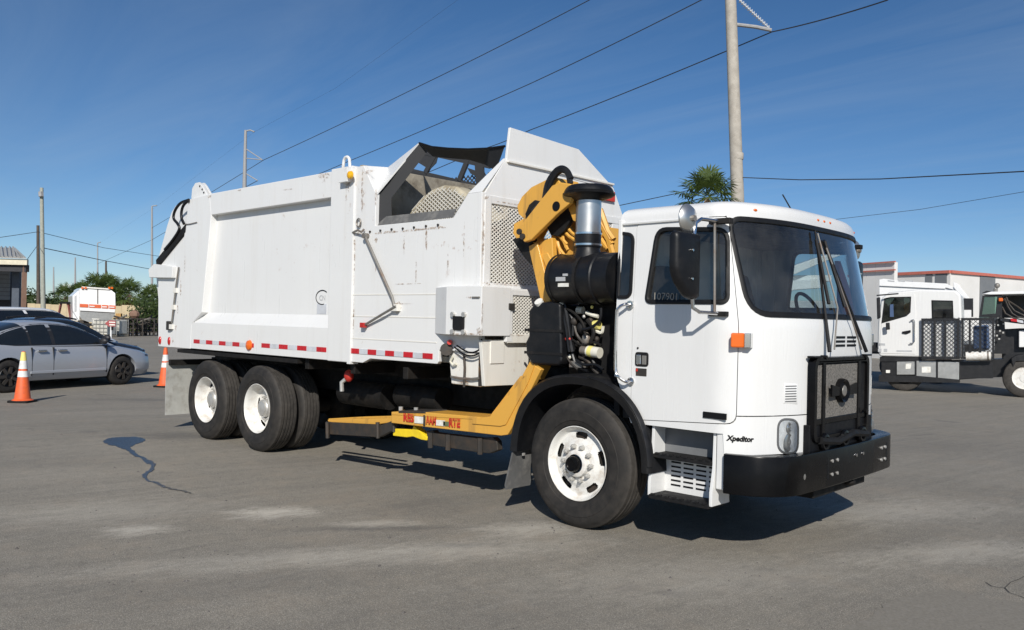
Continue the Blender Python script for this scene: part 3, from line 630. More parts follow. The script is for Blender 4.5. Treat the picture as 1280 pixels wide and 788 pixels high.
# ---- side control box and lower front --------------------------------
BX0, BX1 = -1.47, -1.00
part('control_box', MB().prism([(-1.79, -1.215), (BX0, -1.36), (BX1, -1.36), (BX1, -.98), (-1.79, -.98)], 'z', 1.556, 2.005), 'white_paint', bevel=.006, smooth=12)
part('latch_plate', MB().prism(round_poly([(-1.365, 1.60), (-1.215, 1.60), (-1.215, 1.73), (-1.365, 1.73)], .03), 'y', -1.375, -1.355), 'black_matte', bevel=.004)
for x in (-1.365, -1.215):
    for z in (1.585, 1.745): part('bolt', MB().cyl((x, -1.355, z), (x, -1.385, z), .024, n=10), 'cast_silver')
LX = -1.02
bx('lower_frame', 'white_paint', LX-.03, LX+.01, -1.02, -.94, 1.50, 1.99); bx('lower_frame', 'white_paint', LX-.031, LX+.008, -.95, .8, 1.935, 1.99); bx('lower_frame', 'old_white', LX-.03, LX+.008, -1.0, .8, 1.49, 1.575)
tag(part('expanded_metal_screen', screen(MB(), (LX-.012, -.94, 1.57), (0, 1, 0), (0, 0, 1), 1.6, .37, .046, .032, .011, .004), 'old_white', smooth=0), kind='stuff')
bx('lower_frame_top', 'white_paint', HX, LX+.005, -1.02, .8, 1.985, 2.0); bx('hinge', 'dark_steel', LX, LX+.03, -1.01, -.93, 1.80, 1.86)
bx('door_pull', 'grey_steel', BX1-.12, BX1-.02, -1.375, -1.355, 1.895, 1.91)
fx('chute_plate', [(602, 426), (664, 426), (657, 481), (606, 483)], -1.06, .04, 'old_white', bevel=.004)
bx('lower_beam', 'old_white', -1.50, -1.05, -1.18, -1.0, 1.30, 1.52, bevel=.006)
q = PY(548, 420, -1.25)
part('gusset', MB().ext(pyp([(545, 420), (602, 420), (602, 445), (572, 445), (556, 440)], -1.19), (0, .04, 0)), 'white_paint')
part('cable_box', MB().ext(pyp([(561, 443), (603, 441), (604, 478), (600, 484), (564, 480)], -1.20), (0, .22, 0)), 'old_white', bevel=.01)
bx('box_edge', 'dark_steel', *(lambda a, b: (a.x, b.x))(PY(598, 470, -1.21), PY(605, 470, -1.21)), -1.215, -1.19, PY(600, 483, -1.21).z, PY(600, 444, -1.21).z)
part('box_strap', MB().tube(pyp([(564, 471), (575, 473), (590, 474), (598, 473)], -1.225), .012, 6), 'grey_steel')
part('box_strap', MB().tube(pyp([(580, 443), (581, 460), (580, 484)], -1.222), .012, 6), 'dark_steel')
for i, pth in enumerate(([(571, 432), (580, 438), (590, 441), (600, 436), (602, 424)], [(568, 434), (578, 442), (590, 445), (601, 441)])):
    part('cable', MB().tube(curve(pyp(pth, -1.26)), .008, 6), 'ink')
part('cable_hook', MB().tube(pyp([(566, 446), (563, 452), (566, 457), (570, 455)], -1.23), .012, 6), 'pale_plastic')
part('connector', MB().cyl(PY(558, 437, -1.27), PY(558, 437, -1.2), .06, n=14), 'dark_steel'); part('connector_cap', MB().cyl(PY(562, 428, -1.27), PY(562, 428, -1.22), .025, n=10), 'red_paint')
# glad hands under the body
p = PY(436, 470, -1.0); part('air_coupling', MB().sphere(p, .06, .05, .07), 'hose_red'); part('air_coupling', MB().tube([p+Vector((-.02, 0, -.02)), p+Vector((-.09, -.03, -.08)), p+Vector((-.08, -.03, -.18))], .025, 8), 'cast_silver')

# ---- lift arm: folded grabber low, boom between hopper and cab ---------
def ypoly(name, px, y, th, mat='yellow_paint', bevel=.008, **kw): return part(name, MB().ext(pyp(px, y), (0, th, 0)), mat, bevel=bevel, **kw)
lo = ypoly('arm_beam', [(489, 515), (520, 515), (612, 523), (668, 457), (676, 462), (639, 536), (634, 544), (626, 545), (489, 529)], -1.25, .05)
ypoly('arm_beam', [(500, 513), (612, 520), (650, 470), (662, 470), (630, 540), (500, 526)], -1.0, .05)
ypoly('arm_top_plate', [(489, 515), (520, 514.5), (612, 522.5), (612, 526), (489, 519)], -1.255, .30)
ypoly('arm_gusset', [(590, 523), (612, 521), (640, 490), (668, 456), (660, 478), (632, 531), (625, 533), (590, 530)], -1.262, .012, bevel=.003)
ypoly('arm_pad_plate', [(498, 513.5), (530, 514), (532, 517), (498, 516.5)], -1.26, .3, 'dark_steel', bevel=.003)
for u, v in ((501, 511), (520, 512)): p = PY(u, v, -1.15); part('grease_fitting', MB().cyl(p+Vector((0, 0, -.06)), p+Vector((0, 0, .02)), .022, n=8), 'cast_silver')
y_ = -1.258
def decal(px, mat): part('arm_decal', MB().ext(pyp(px, y_), (0, .004, 0)), mat, smooth=0)
decal([(518, 520.5), (530, 521.5), (530, 530), (518, 529)], 'decal_white')
decal([(545, 525), (556, 526), (556, 533), (545, 532)], 'decal_white'); decal([(554, 527), (561, 527.5), (561, 533), (554, 532.5)], 'decal_green')
for tx, (u0, v0), (u1, v1) in (('RES', (504, 527), (517, 528.5)), ('AAM', (532, 530.5), (545, 531.8)), ('RTE', (561, 534), (575, 535))):
    a, b = PY(u0, v0, y_-.002), PY(u1, v1, y_-.002); text_mesh(tx, 'arm_lettering', 'decal_red', T, a, b-a, (0, 0, 1), .085, width=(b-a).length, bold=.05)
bx('arm_strap', 'dark_steel', PY(529, 520, -1.26).x, PY(531, 520, -1.26).x, -1.262, -.97, PY(530, 533, -1.26).z, PY(530, 519, -1.26).z)
ypoly('grab_finger', [(409, 525), (440, 524), (492, 523), (492, 528), (470, 531), (412, 531)], -1.10, .04)
ypoly('grab_finger', [(410, 523.5), (436, 522), (455, 521), (492, 520), (492, 525), (470, 524), (440, 527), (412, 529)], -.95, .04)
ypoly('grab_rail', [(407, 527), (412, 528), (474, 531), (474, 547), (407, 543)], -1.16, .035, 'dark_steel')
ypoly('grab_rail', [(472, 533), (493, 525), (495, 530), (495, 536), (474, 547)], -1.18, .05, 'dark_steel')
for u in (409, 472, 492): p0, p1 = PY(u, 528 if u != 492 else 524, -1.19), PY(u+.5, 548 if u != 492 else 540, -1.19); part('pivot_pin', MB().cyl(p0, p1, .022, n=10), 'dark_steel')
ypoly('yellow_bracket', [(491, 539), (494, 536), (515, 537), (517, 532), (521, 536), (534, 547), (533, 551), (526, 550), (516, 546), (508, 547), (491, 545)], -1.19, .08, 'bright_yellow')
ypoly('grab_belt_beam', [(533, 539), (541, 538), (543, 541), (602, 548), (616, 547), (621, 552), (622, 563), (612, 567), (598, 566), (541, 557), (534, 555)], -1.17, .07, 'dark_steel')
for u in (538, 560, 600): p0, p1 = PY(u, 541+(u-538)*.11, -1.18), PY(u, 560+(u-538)*.13, -1.18); part('beam_clamp', MB().cyl(p0, p1, .026, n=8), 'dark_steel')
part('arm_post', MB().ext(pyp([(652, 470), (690, 400), (700, 404), (662, 476)], -1.05), (0, .2, 0)), 'yellow_paint', bevel=.01)
# boom head
YB = -1.02
ypoly('boom_column', [(664, 306), (690, 297), (693, 352), (691, 382), (677, 378), (672, 350)], YB+.03, .06)
ypoly('boom_column', [(688, 270), (722, 250), (730, 300), (722, 380), (690, 380)], YB+.28, .08, bevel=.01)
ypoly('boom_column_face', [(660, 308), (671, 303), (689, 372), (686, 381), (676, 378)], YB, .03)
ypoly('boom_elbow', [(642, 280), (660, 270), (672, 266), (675, 275), (664, 296), (668, 304), (656, 306), (646, 300), (641, 292)], YB+.02, .18)
ypoly('elbow_shade_plate', [(640, 299), (664, 294), (668, 300), (662, 306), (664, 332), (655, 322), (644, 306)], YB+.0, .05, 'black_matte')  # black plate painted in as the shade below the elbow
lk = ypoly('boom_link', [(648, 292), (649, 284), (690, 232), (700, 228), (713, 230), (716, 242), (712, 254), (696, 268), (664, 300), (655, 303)], YB-.10, .05, bevel=.01)
part('link_eye', MB().cyl(PY(695.5, 258, YB-.1)+Vector((0, -.002, 0)), PY(695.5, 258, YB-.1)+Vector((0, -.006, 0)), .042, n=16), 'ink', lk)
for p in (PY(654, 296, YB-.1), PY(650, 290, YB-.1)): part('link_bolt', MB().cyl(p+Vector((0, .01, 0)), p+Vector((0, -.02, 0)), .028, n=10), 'dark_steel', lk)
ypoly('boom_cover', [(646, 258), (652, 246), (664, 234), (682, 225), (696, 222), (702, 232), (690, 250), (668, 268), (655, 274), (648, 268)], YB+.02, .30)
ypoly('boom_cover_rib', [(664, 262), (676, 250), (684, 262), (674, 276), (664, 272)], YB-.02, .05, 'dark_steel')
ypoly('boom_bracket', [(706, 250), (714, 246), (722, 264), (724, 280), (716, 276)], YB+.0, .2)
for pth in ([(684, 250), (688, 232), (694, 220), (702, 213), (710, 217), (713, 230)], [(681, 248), (684, 232), (690, 220), (699, 211), (708, 213), (714, 224)]):
    part('hydraulic_hose', MB().tube(curve(pyp(pth, YB-.02)), .026, 8), 'black_plastic')
ypoly('boom_inner', [(692, 282), (706, 276), (716, 290), (718, 322), (704, 322), (694, 310)], YB+.18, .05, 'yellow_paint')
ypoly('boom_hollow_shade', [(683, 284), (690, 272), (712, 254), (716, 270), (706, 288), (697, 296), (688, 294)], YB+.05, .05, 'black_matte')  # black sheet stands in for shade in the hollow below the link
ypoly('boom_hollow_shade', [(656, 268), (661, 256), (668, 250), (676, 252), (670, 266), (663, 274), (658, 274)], YB-.01, .03, 'black_matte')  # shade under the boom cover, put in as a dark sheet
ypoly('boom_slot', [(676, 318), (684, 316), (700, 345), (703, 376), (694, 380), (688, 350)], YB+.02, .03, 'yellow_paint')
for pth in ([(693, 297), (700, 312), (706, 320), (712, 318)], [(696, 294), (703, 290), (704, 300), (710, 313)], [(704, 288), (712, 296), (720, 301)], [(690, 300), (697, 303), (701, 318)], [(698, 284), (700, 296), (709, 306)], [(706, 282), (716, 292), (722, 296)]):
    part('hydraulic_pipe', MB().tube(pyp(pth, YB+.10), .016, 6), 'yellow_paint')
for pth in ([(746, 268), (754, 282), (764, 300)], [(744, 282), (752, 280), (760, 296), (766, 318)], [(748, 300), (756, 292), (765, 306)], [(742, 308), (752, 300), (760, 312)], [(750, 262), (760, 290), (767, 300)]):
    part('hydraulic_pipe', MB().tube(pyp(pth, -.30), .030, 6), 'yellow_paint')
ypoly('boom_cross_beam', [(736, 288), (762, 284), (768, 330), (736, 330)], -.22, .3, 'yellow_paint', bevel=.01)

# rust runs and scuffs bleeding from edges, bolts and hinges
rg = random.Random(21)
def rust_y(u, v, w_, h, y):
    p = PY(u, v, y); n = 9; pts = []
    for i in range(n):
        a = 2*math.pi*i/n; r = rg.uniform(.7, 1.25); pts.append((p.x+w_*r*math.cos(a), y-.0015, p.z+h*r*math.sin(a)))
    part('rust_mark', MB().add(pts, [tuple(range(n))]), 'rust_stain', smooth=0)
def rust_x(u, v, w_, h, x):
    p = PX(u, v, x); pts = [(x+.0015, p.y+w_*rg.uniform(.7, 1.25)*math.cos(a), p.z+h*rg.uniform(.7, 1.25)*math.sin(a)) for a in [2*math.pi*i/9 for i in range(9)]]
    part('rust_mark', MB().add(pts, [tuple(range(9))]), 'rust_stain', smooth=0)
for u, v, w_, h in ((441, 297, .05, .10), (450, 292, .06, .03), (480, 291, .22, .012), (515, 288, .25, .012), (545, 285, .2, .012), (505, 305, .012, .10), (533, 300, .015, .14), (520, 340, .01, .12), (560, 330, .012, .10), (470, 330, .01, .08), (498, 385, .05, .06), (443, 330, .012, .3), (442, 400, .012, .2), (453, 240, .02, .25), (460, 215, .10, .02), (470, 246, .02, .08), (447, 440, .04, .02), (510, 355, .25, .006), (500, 380, .2, .006), (470, 300, .03, .03), (580, 300, .01, .15)): rust_y(u, v, w_, h, -1.222)
for u, v, w_, h in ((428, 212, .03, .06), (433, 235, .012, .2), (425, 218, .015, .08), (436, 225, .03, .12)): rust_y(u, v, w_, h, -1.234)
for u, v, w_, h in ((408, 220, .07, .03), (400, 219, .03, .03), (405, 226, .03, .02), (360, 237, .12, .008), (262, 246, .06, .02), (300, 238, .06, .01)): rust_y(u, v, w_, h, -1.222)
for u, v, w_, h in ((600, 413, .05, .03), (592, 418, .20, .010), (575, 418, .15, .008), (588, 372, .05, .01), (565, 400, .015, .02), (603, 390, .012, .12)): rust_y(u, v, w_, h, -1.361)
for u, v, w_, h in ((608, 355, .05, .02), (640, 356, .25, .010), (604, 300, .015, .2), (607, 247, .04, .02), (640, 255, .2, .008)): rust_x(u, v, w_, h, HX+.013)
for u, v, w_, h in ((618, 418, .06, .02), (640, 419, .15, .012), (612, 405, .02, .06)): rust_x(u, v, w_, h, LX+.011)
for u, v, w_, h in ((231, 330, .012, .15), (226, 360, .02, .12), (222, 385, .02, .1), (220, 410, .03, .04), (216, 425, .02, .05)): rust_y(u, v, w_, h, -1.2245)
for u, v, w_, h in ((600, 460, .02, .10), (580, 478, .10, .015), (572, 444, .05, .01)): rust_y(u, v, w_, h, -1.217)
plain('step_shade_grey', (.16, .165, .17), .6)  # shade of the cab overhang, put into the colour
# ---- air cleaner, expansion tank, engine bits -------------------------
YC = -.98
c0 = PY(736, 345, YC); part('air_cleaner', MB().lathe([(-.30, .001), (-.30, .17), (-.28, .205), (-.255, .215), (.14, .215), (.16, .225), (.19, .225), (.20, .215), (.36, .215), (.36, .001)], (c0.x-.02, YC, 2.07), 'x', 36), 'black_plastic', smooth=35)
px_ = PY(735, 300, YC).x
part('intake_elbow', MB().lathe([(2.20, .15), (2.27, .120), (2.32, .105), (2.345, .103)], (px_, YC, 0), 'z', 28), 'black_plastic')
part('rubber_sleeve', MB().lathe([(2.335, .105), (2.34, .112), (2.455, .112), (2.46, .105)], (px_, YC, 0), 'z', 28), 'black_plastic')
for z in (2.36, 2.455): part('hose_clamp', MB().lathe([(z-.008, .114), (z-.008, .117), (z+.008, .117), (z+.008, .114)], (px_, YC, 0), 'z', 28), 'chrome')
part('intake_stack', MB().lathe([(2.44, .108), (2.76, .108)], (px_, YC, 0), 'z', 36), 'brushed_steel')
part('stack_cap', MB().lathe([(2.735, .110), (2.745, .13), (2.77, .20), (2.785, .222), (2.795, .226), (2.80, .21), (2.81, .214), (2.83, .205), (2.85, .19), (2.862, .17), (2.865, .001)], (px_, YC, 0), 'z', 40), 'black_plastic', smooth=25)
st = c0+Vector((-.11, -.2165, -.02))
for i, (dx, dz, w1, h1, m) in enumerate(((-.02, .02, .10, .035, 'decal_grey'), (0.01, -.03, .11, .03, 'decal_white'), (.03, .055, .05, .02, 'decal_grey'))): part('service_label', MB().box(st.x+dx-w1/2, st.x+dx+w1/2, YC-.222, YC-.21, 2.04+dz-h1/2, 2.04+dz+h1/2), m)
for x in (-.28, .02): part('cleaner_band', MB().lathe([(x-.015, .219), (x-.015, .222), (x+.015, .222), (x+.015, .219)], (px_, YC, 2.07), 'x', 36), 'black_matte')
tk = [PY(u, v, -1.08) for u, v in ((660, 388), (668, 379), (690, 376), (700, 380), (702, 452), (698, 458), (664, 456), (657, 444), (656, 428), (660, 420))]
part('surge_tank', MB().ext(tk, (0, .30, 0)), 'black_plastic', bevel=.03, seg=3)
for zz in (1.42, 1.62): part('tank_strap', MB().box(tk[0].x-.03, tk[4].x+.004, -1.086, -1.07, zz-.012, zz+.012), 'black_matte')
p = PY(675, 380, -1.05); part('filler_cap', MB().cyl(p, p+Vector((0, -.022, .022)), .040, n=14), 'coolant_bottle')
def blob(name, u, v, y, r, mat, **kw): return part(name, MB().sphere(PY(u, v, y), *r), mat, **kw)
bx('engine_cover', 'black_matte', -.30, .34, -.86, -.45, 1.20, 1.95, bevel=.02)
bx('cab_back_panel', 'black_matte', .30, .36, -1.12, 1.12, .95, 1.95, bevel=.01)
part('dipstick_tube', MB().tube(pyp([(701, 368), (703, 384), (708, 410), (712, 440)], -1.02), .018, 8), 'black_plastic'); part('dipstick_sleeve', MB().cyl(PY(700, 367, -1.03), PY(702, 386, -1.03), .022, n=10), 'pale_plastic'); blob('dipstick_cap', 699, 364, -1.03, (.03, .03, .025), 'ink')
part('washer_pump', MB().cyl(PY(722, 388, -.92), PY(729, 388, -.92), .032, n=10), 'pale_plastic')
part('fluid_reservoir', MB().cyl(PY(743, 407, -.98), PY(749, 406, -.98), .04, n=12), 'yellow_plastic'); part('reservoir_lever', MB().tube(pyp([(733, 391), (740, 394), (748, 396)], -.98), .016, 8), 'pale_plastic')
part('filter_canister', MB().cyl(PY(735, 439, -1.0), PY(750, 441.5, -1.0), .046, n=18), 'pale_plastic'); part('filter_label', MB().cyl(PY(737, 439.3, -1.0), PY(742, 440.2, -1.0), .0475, n=18, caps=False), 'yellow_plastic')
part('filter_head', MB().cyl(PY(727, 437.7, -1.0), PY(735, 439, -1.0), .036, n=12), 'grey_steel'); blob('valve_body', 733, 424, -.95, (.04, .04, .06), 'grey_steel'); blob('red_cap', 711, 424, -1.0, (.035, .035, .025), 'red_fabric')
for i, pth in enumerate(([(714, 430), (716, 445), (722, 458), (735, 464)], [(718, 408), (722, 420), (730, 430)], [(738, 445), (745, 458), (752, 466)], [(724, 446), (735, 452), (742, 462), (748, 468)], [(730, 380), (735, 375), (742, 378)], [(712, 392), (716, 402), (716, 420)], [(745, 414), (752, 416), (754, 408)])):
    part('engine_hose', MB().tube(curve(pyp(pth, -.98)), .014, 6), ['black_plastic', 'dark_steel', 'black_plastic', 'dark_steel', 'black_plastic', 'black_plastic', 'pale_plastic'][i])
for i, (pth, r_, m_) in enumerate((([(704, 372), (709, 395), (712, 420), (716, 440)], .022, 'black_plastic'), ([(708, 386), (718, 392), (728, 404), (732, 420)], .012, 'chassis'), ([(752, 385), (750, 400), (738, 410), (728, 412)], .013, 'black_plastic'), ([(716, 425), (728, 432), (742, 428), (752, 432)], .010, 'chassis'), ([(734, 400), (740, 408), (742, 418), (738, 428)], .018, 'chassis'), ([(720, 450), (730, 456), (744, 456), (754, 462)], .012, 'black_plastic'), ([(706, 440), (712, 452), (722, 462)], .010, 'dark_steel'))):
    part('engine_hose', MB().tube(curve(pyp(pth, -1.0-.01*(i % 3))), r_, 7), m_)
for u, v, r_, m_ in ((718, 402, .035, 'dark_steel'), (728, 410, .05, 'black_matte'), (738, 402, .03, 'dark_steel'), (722, 430, .025, 'dark_steel'), (712, 446, .02, 'pale_plastic'), (746, 424, .022, 'dark_steel'), (730, 396, .016, 'cast_silver'), (740, 384, .014, 'yellow_plastic'), (744, 430, .012, 'cast_silver')): blob('engine_fitting', u, v, -.97, (r_, r_, r_*1.1), m_)
bx('valve_block', 'grey_steel', *(lambda a, b: (a.x, b.x))(PY(711, 455, -1.0), PY(727, 455, -1.0)), -1.0, -.9, PY(720, 460, -1.0).z, PY(720, 452, -1.0).z)

# ---- front fender and flap -----------------------------------------
def arch(r0, r1, y0, y1, a0, a1, n=28, cx=0.02, cz=RAD):
    L_ = []
    for i in range(n+1):
        a = a0+(a1-a0)*i/n; ca, sa = math.cos(a), math.sin(a)
        sq = 1+.05*abs(math.sin(2*a))**2
        L_.append([(cx+r0*sq*ca, y0+.02, cz+r0*sq*sa), (cx+r1*sq*ca, y0, cz+r1*sq*sa), (cx+(r1+.022)*sq*ca, y0+.03, cz+(r1+.022)*sq*sa), (cx+(r1+.022)*sq*ca, y1, cz+(r1+.022)*sq*sa), (cx+r0*sq*ca, y1, cz+r0*sq*sa)])
    return MB().loops(L_)
part('front_fender', arch(.655, .715, -1.27, -.78, R(2), R(178)), 'black_plastic', smooth=40)
part('fender_rib', arch(.69, .728, -1.275, -1.24, R(6), R(80)), 'black_plastic', smooth=40)
part('front_fender', arch(.655, .715, .78, 1.27, R(2), R(178)), 'black_plastic', smooth=40)
def flap(s):
    L_ = []
    for z, dx, y0, y1 in ((.80, 0, 1.0, 1.19), (.72, -.01, .99, 1.21), (.5, -.03, .99, 1.25), (.26, -.05, .97, 1.30), (.22, -.05, .98, 1.29)):
        L_.append([(-.66+dx, s*y0, z), (-.66+dx, s*y1, z), (-.675+dx, s*y1, z), (-.675+dx, s*y0, z)])
    return part('front_mudflap', MB().loops(L_), 'worn_rubber', smooth=50)
flap(-1); flap(1)
for z in (.78, .52): bx('flap_bolt', 'cast_silver', -.665, -.650, -1.15, -1.12, z-.012, z+.012, bevel=.003)

# ---- cab -----------------------------------------------------------
XB = .378
half = [(1.72-.184*y**3.2, y) for y in [i*.08 for i in range(11)]]
q0, q1, q2 = Vector((1.72-.184*.8**3.2, .8)), Vector((1.475, 1.22)), Vector((1.27, 1.22))
half += [tuple(q0*(1-k)**2+q1*2*k*(1-k)+q2*k*k) for k in [i/12 for i in range(1, 13)]]
S_ = [0.]
for a, b in zip(half, half[1:]): S_.append(S_[-1]+math.hypot(b[0]-a[0], b[1]-a[1]))
SC = S_[-1]                                           # arc length where the flat side begins
def s_of_x(x): return SC+(1.27-x)                     # side position -> arc length
def plan(s):
    a = abs(s)
    if a >= SC: x, y = 1.27-(a-SC), 1.22
    else:
        i = max(j for j in range(len(S_)) if S_[j] <= a); i = min(i, len(S_)-2); k = (a-S_[i])/(S_[i+1]-S_[i])
        x, y = half[i][0]+(half[i+1][0]-half[i][0])*k, half[i][1]+(half[i+1][1]-half[i][1])*k
    return x, (y if s > 0 else -y)
def cabxyz(s, z, off=0.):
    def f(s):
        x, y = plan(s); h = max(0, z-1.70)
        k = max(0, (x-.45)/1.27); return Vector((x-.235*h*k**1.5, y*(1-.042*h), z))
    p = f(s)
    if off:
        d = f(s+.01)-f(s-.01); n = Vector((d.y, -d.x, 0)).normalized(); p = p+n*off
    return p
SB = s_of_x(XB)
ss = [-SB, -SB+.02]+[-SB+.02+(2*SB-.04)*i/110 for i in range(1, 110)]+[SB-.02, SB]
zs = [.78, .90, 1.0, 1.2, 1.45, 1.68, 1.72, 1.9, 2.1, 2.3, 2.44, 2.50]
L_ = []
for z in zs: L_.append([cabxyz(s, z) for s in ss])
ctr = Vector((.85, 0, 0))
for z, k in ((2.53, 1.0), (2.56, .992), (2.585, .975), (2.605, .945), (2.62, .89), (2.632, .78), (2.64, .55), (2.643, .25)):
    L_.append([Vector((ctr.x+(p.x-ctr.x)*k, p.y*k, z)) for p in L_[len(zs)-1]])
shell = MB().loops(L_, close=True, caps=False); nL = len(L_); nS = len(ss)
shell.f.append(tuple((nL-1)*nS+i for i in range(nS)))
sh = shell.build('cab_shell', 'cab_white', None, smooth=30)
sd = sh.modifiers.new('s', 'SOLIDIFY'); sd.thickness = .04; sd.offset = -1
bake(sh)
def surf_solid(outl, o0, o1, rings=9, name='cutter', mat=None):
    outl = dense(outl, .05); cx = sum(p[0] for p in outl)/len(outl); cz = sum(p[1] for p in outl)/len(outl); n = len(outl)
    lp = []
    R_ = [i/rings for i in range(1, rings+1)]
    for k in R_: lp.append([cabxyz(cx+(s-cx)*k, cz+(z-cz)*k, o0) for s, z in outl])
    for k in reversed(R_): lp.append([cabxyz(cx+(s-cx)*k, cz+(z-cz)*k, o1) for s, z in outl])
    mb = MB().loops(lp, caps=True); return mb.build(name, mat, None, smooth=30)
def surf_sheet(name, mat, outl, off, rings=9, parent=None):
    outl = dense(outl, .04); cx = sum(p[0] for p in outl)/len(outl); cz = sum(p[1] for p in outl)/len(outl)
    lp = [[cabxyz(cx+(s-cx)*k, cz+(z-cz)*k, off) for s, z in outl] for k in [i/rings for i in range(1, rings+1)]]
    mb = MB().loops(lp, caps=False); mb.f.append(tuple(range(len(outl)))); return part(name, mb, mat, parent, smooth=50)
def gasket(name, outl, wd, off, parent=None, mat='rubber_seal', th=.012):
    outl = dense(outl, .04); cx = sum(p[0] for p in outl)/len(outl); cz = sum(p[1] for p in outl)/len(outl); n = len(outl); lp = []
    for dw, do in ((.010, -.004), (.008, th*.7), (-.3*wd, th), (-.8*wd, th*.7), (-wd, -.010)):
        l = []
        for i, (s, z) in enumerate(outl):
            a, b = outl[i-1], outl[(i+1) % n]; d = Vector((b[0]-a[0], b[1]-a[1])).normalized(); nn = Vector((d.y, -d.x))
            if nn.dot(Vector((s-cx, z-cz))) < 0: nn = -nn
            l.append(cabxyz(s+nn.x*dw, z+nn.y*dw, off+do))
        lp.append(l)
    return part(name, MB().loops(lp, caps=False), mat, parent, smooth=60)
def mir(o): return [(-s, z) for s, z in o]
# windscreen: wraps round both corners
wsR = s_of_x(1.375)-.055
ws = round_poly([(-wsR-.005, 2.49), (-wsR+.085, 1.775), (wsR-.085, 1.775), (wsR+.005, 2.49)], [.12, .18, .18, .12], 7)
# doors
def sx(pts): return [(-s_of_x(x), z) for x, z in pts]
door = round_poly(sx([(.545, .955), (1.425, 1.005), (1.432, 2.49), (.545, 2.475)]), [.03, .07, .04, .03], 4)
dwin = round_poly(sx([(.655, 1.86), (1.375, 1.86), (1.425, 2.40), (.745, 2.435)]), [.06, .06, .09, .10], 5)
qwin = round_poly(sx([(.386, 1.90), (.515, 1.90), (.515, 2.40), (.386, 2.42)]), [.02, .07, .09, .02], 5)
low = MB().prism([(.1, .4), (.1, 1.30), (.40, 1.275), (.545, .925), (1.335, .925), (1.36, .6), (1.36, .4)], 'y', -1.6, 1.6).build('cutter', None, None, smooth=0)
cutters = [low, surf_solid(ws, -.2, .2, 14)]
for o_ in (door, mir(door)):
    g = []
    cx = sum(p[0] for p in o_)/len(o_); cz = sum(p[1] for p in o_)/len(o_)
    for s, z in o_: g.append((s+(.006 if s > cx else -.006), z+(.006 if z > cz else -.006)))
    cutters.append(surf_solid(g, -.15, .15, 4))
cut(sh, cutters, 30); attach(sh, T)
gasket('windscreen_seal', ws, .034, 0); surf_sheet('windscreen', 'windshield_glass', ws, -.006, 14)
for k, o_ in enumerate((door, mir(door))):
    d = surf_solid(o_, -.035, .004, 6, 'door', 'cab_white'); w_ = dwin if k == 0 else mir(dwin)
    cut(d, [surf_solid(w_, -.1, .1, 3)], 30); attach(d, T)
    gasket('window_seal', w_, .026, .004, d); surf_sheet('door_window', 'side_glass', w_, -.010, 5, d)
    if k == 0: DOOR = d
for o_ in (qwin, mir(qwin)): gasket('quarter_window_seal', o_, .022, .002); surf_sheet('quarter_window', 'car_glass', o_, .004, 3)
bx('cab_rear_wall', 'cab_white', XB-.004, XB+.03, -1.205, 1.205, 1.27, 2.52); bx('rear_lower_wall', 'black_matte', .42, .50, -1.16, 1.16, .95, 1.30)
# quarter light wraps on to the rear wall
part('rear_quarter_glass', MB().box(XB-.012, XB-.006, -1.19, -.95, 1.91, 2.39), 'car_glass')
# drip rail
part('drip_rail', MB().tube([cabxyz(-s, 2.485, .012) for s in [SB-.0-(SB-SC)*i/8 for i in range(9)]], .011, 6), 'cab_white'); part('drip_rail', MB().tube([cabxyz(s, 2.485, .012) for s in [SB-(SB-SC)*i/8 for i in range(9)]], .011, 6), 'cab_white')
# nose seam, interior
part('nose_seam', MB().tube([cabxyz(s, 1.055, -.0025) for s in [-SC-.0+(2*SC)*i/60 for i in range(0, 61)]], .005, 5), 'ink')
bx('cab_floor', 'cab_trim', .42, 1.40, -1.15, 1.15, .96, 1.0); 
part('dashboard', MB().prism([(1.15, 1.0), (1.50, 1.0), (1.52, 1.60), (1.45, 1.72), (1.25, 1.70), (1.15, 1.55)], 'y', -.93, .93), 'cab_trim', bevel=.03, seg=3)
for s in (-1, 1):
    m_ = 'red_fabric' if s > 0 else 'seat_fabric'
    bx('seat_cushion', m_ if s < 0 else 'seat_fabric', .55, 1.0, s*.62-.25, s*.62+.25, 1.30, 1.45, bevel=.05, seg=3)
    part('seat_back', MB().ext([Vector((.58, s*.62-.25, 1.42)), Vector((.58, s*.62+.25, 1.42)), Vector((.50, s*.62+.24, 1.95)), Vector((.49, s*.62+.13, 2.18)), Vector((.49, s*.62-.13, 2.18)), Vector((.50, s*.62-.24, 1.95))], (-.09, 0, .01)), 'seat_fabric', bevel=.04, seg=3)
    wc = Vector((1.16, s*.62, 1.80)); part('steering_wheel', MB().tube([wc+Vector((-.10*math.sin(a), .22*math.cos(a), .20*math.sin(a))) for a in [2*math.pi*i/28 for i in range(29)]], .016, 8).tube([wc, wc+Vector((.15, 0, -.25))], .03, 8).tube([wc+Vector((0, -.2, 0)), wc, wc+Vector((0, .2, 0))], .014, 6), 'ink')
bx('headliner', 'cab_trim', .45, 1.25, -1.1, 1.1, 2.44, 2.47); bx('console', 'cab_trim', .45, 1.1, -.28, .28, 1.0, 1.5)
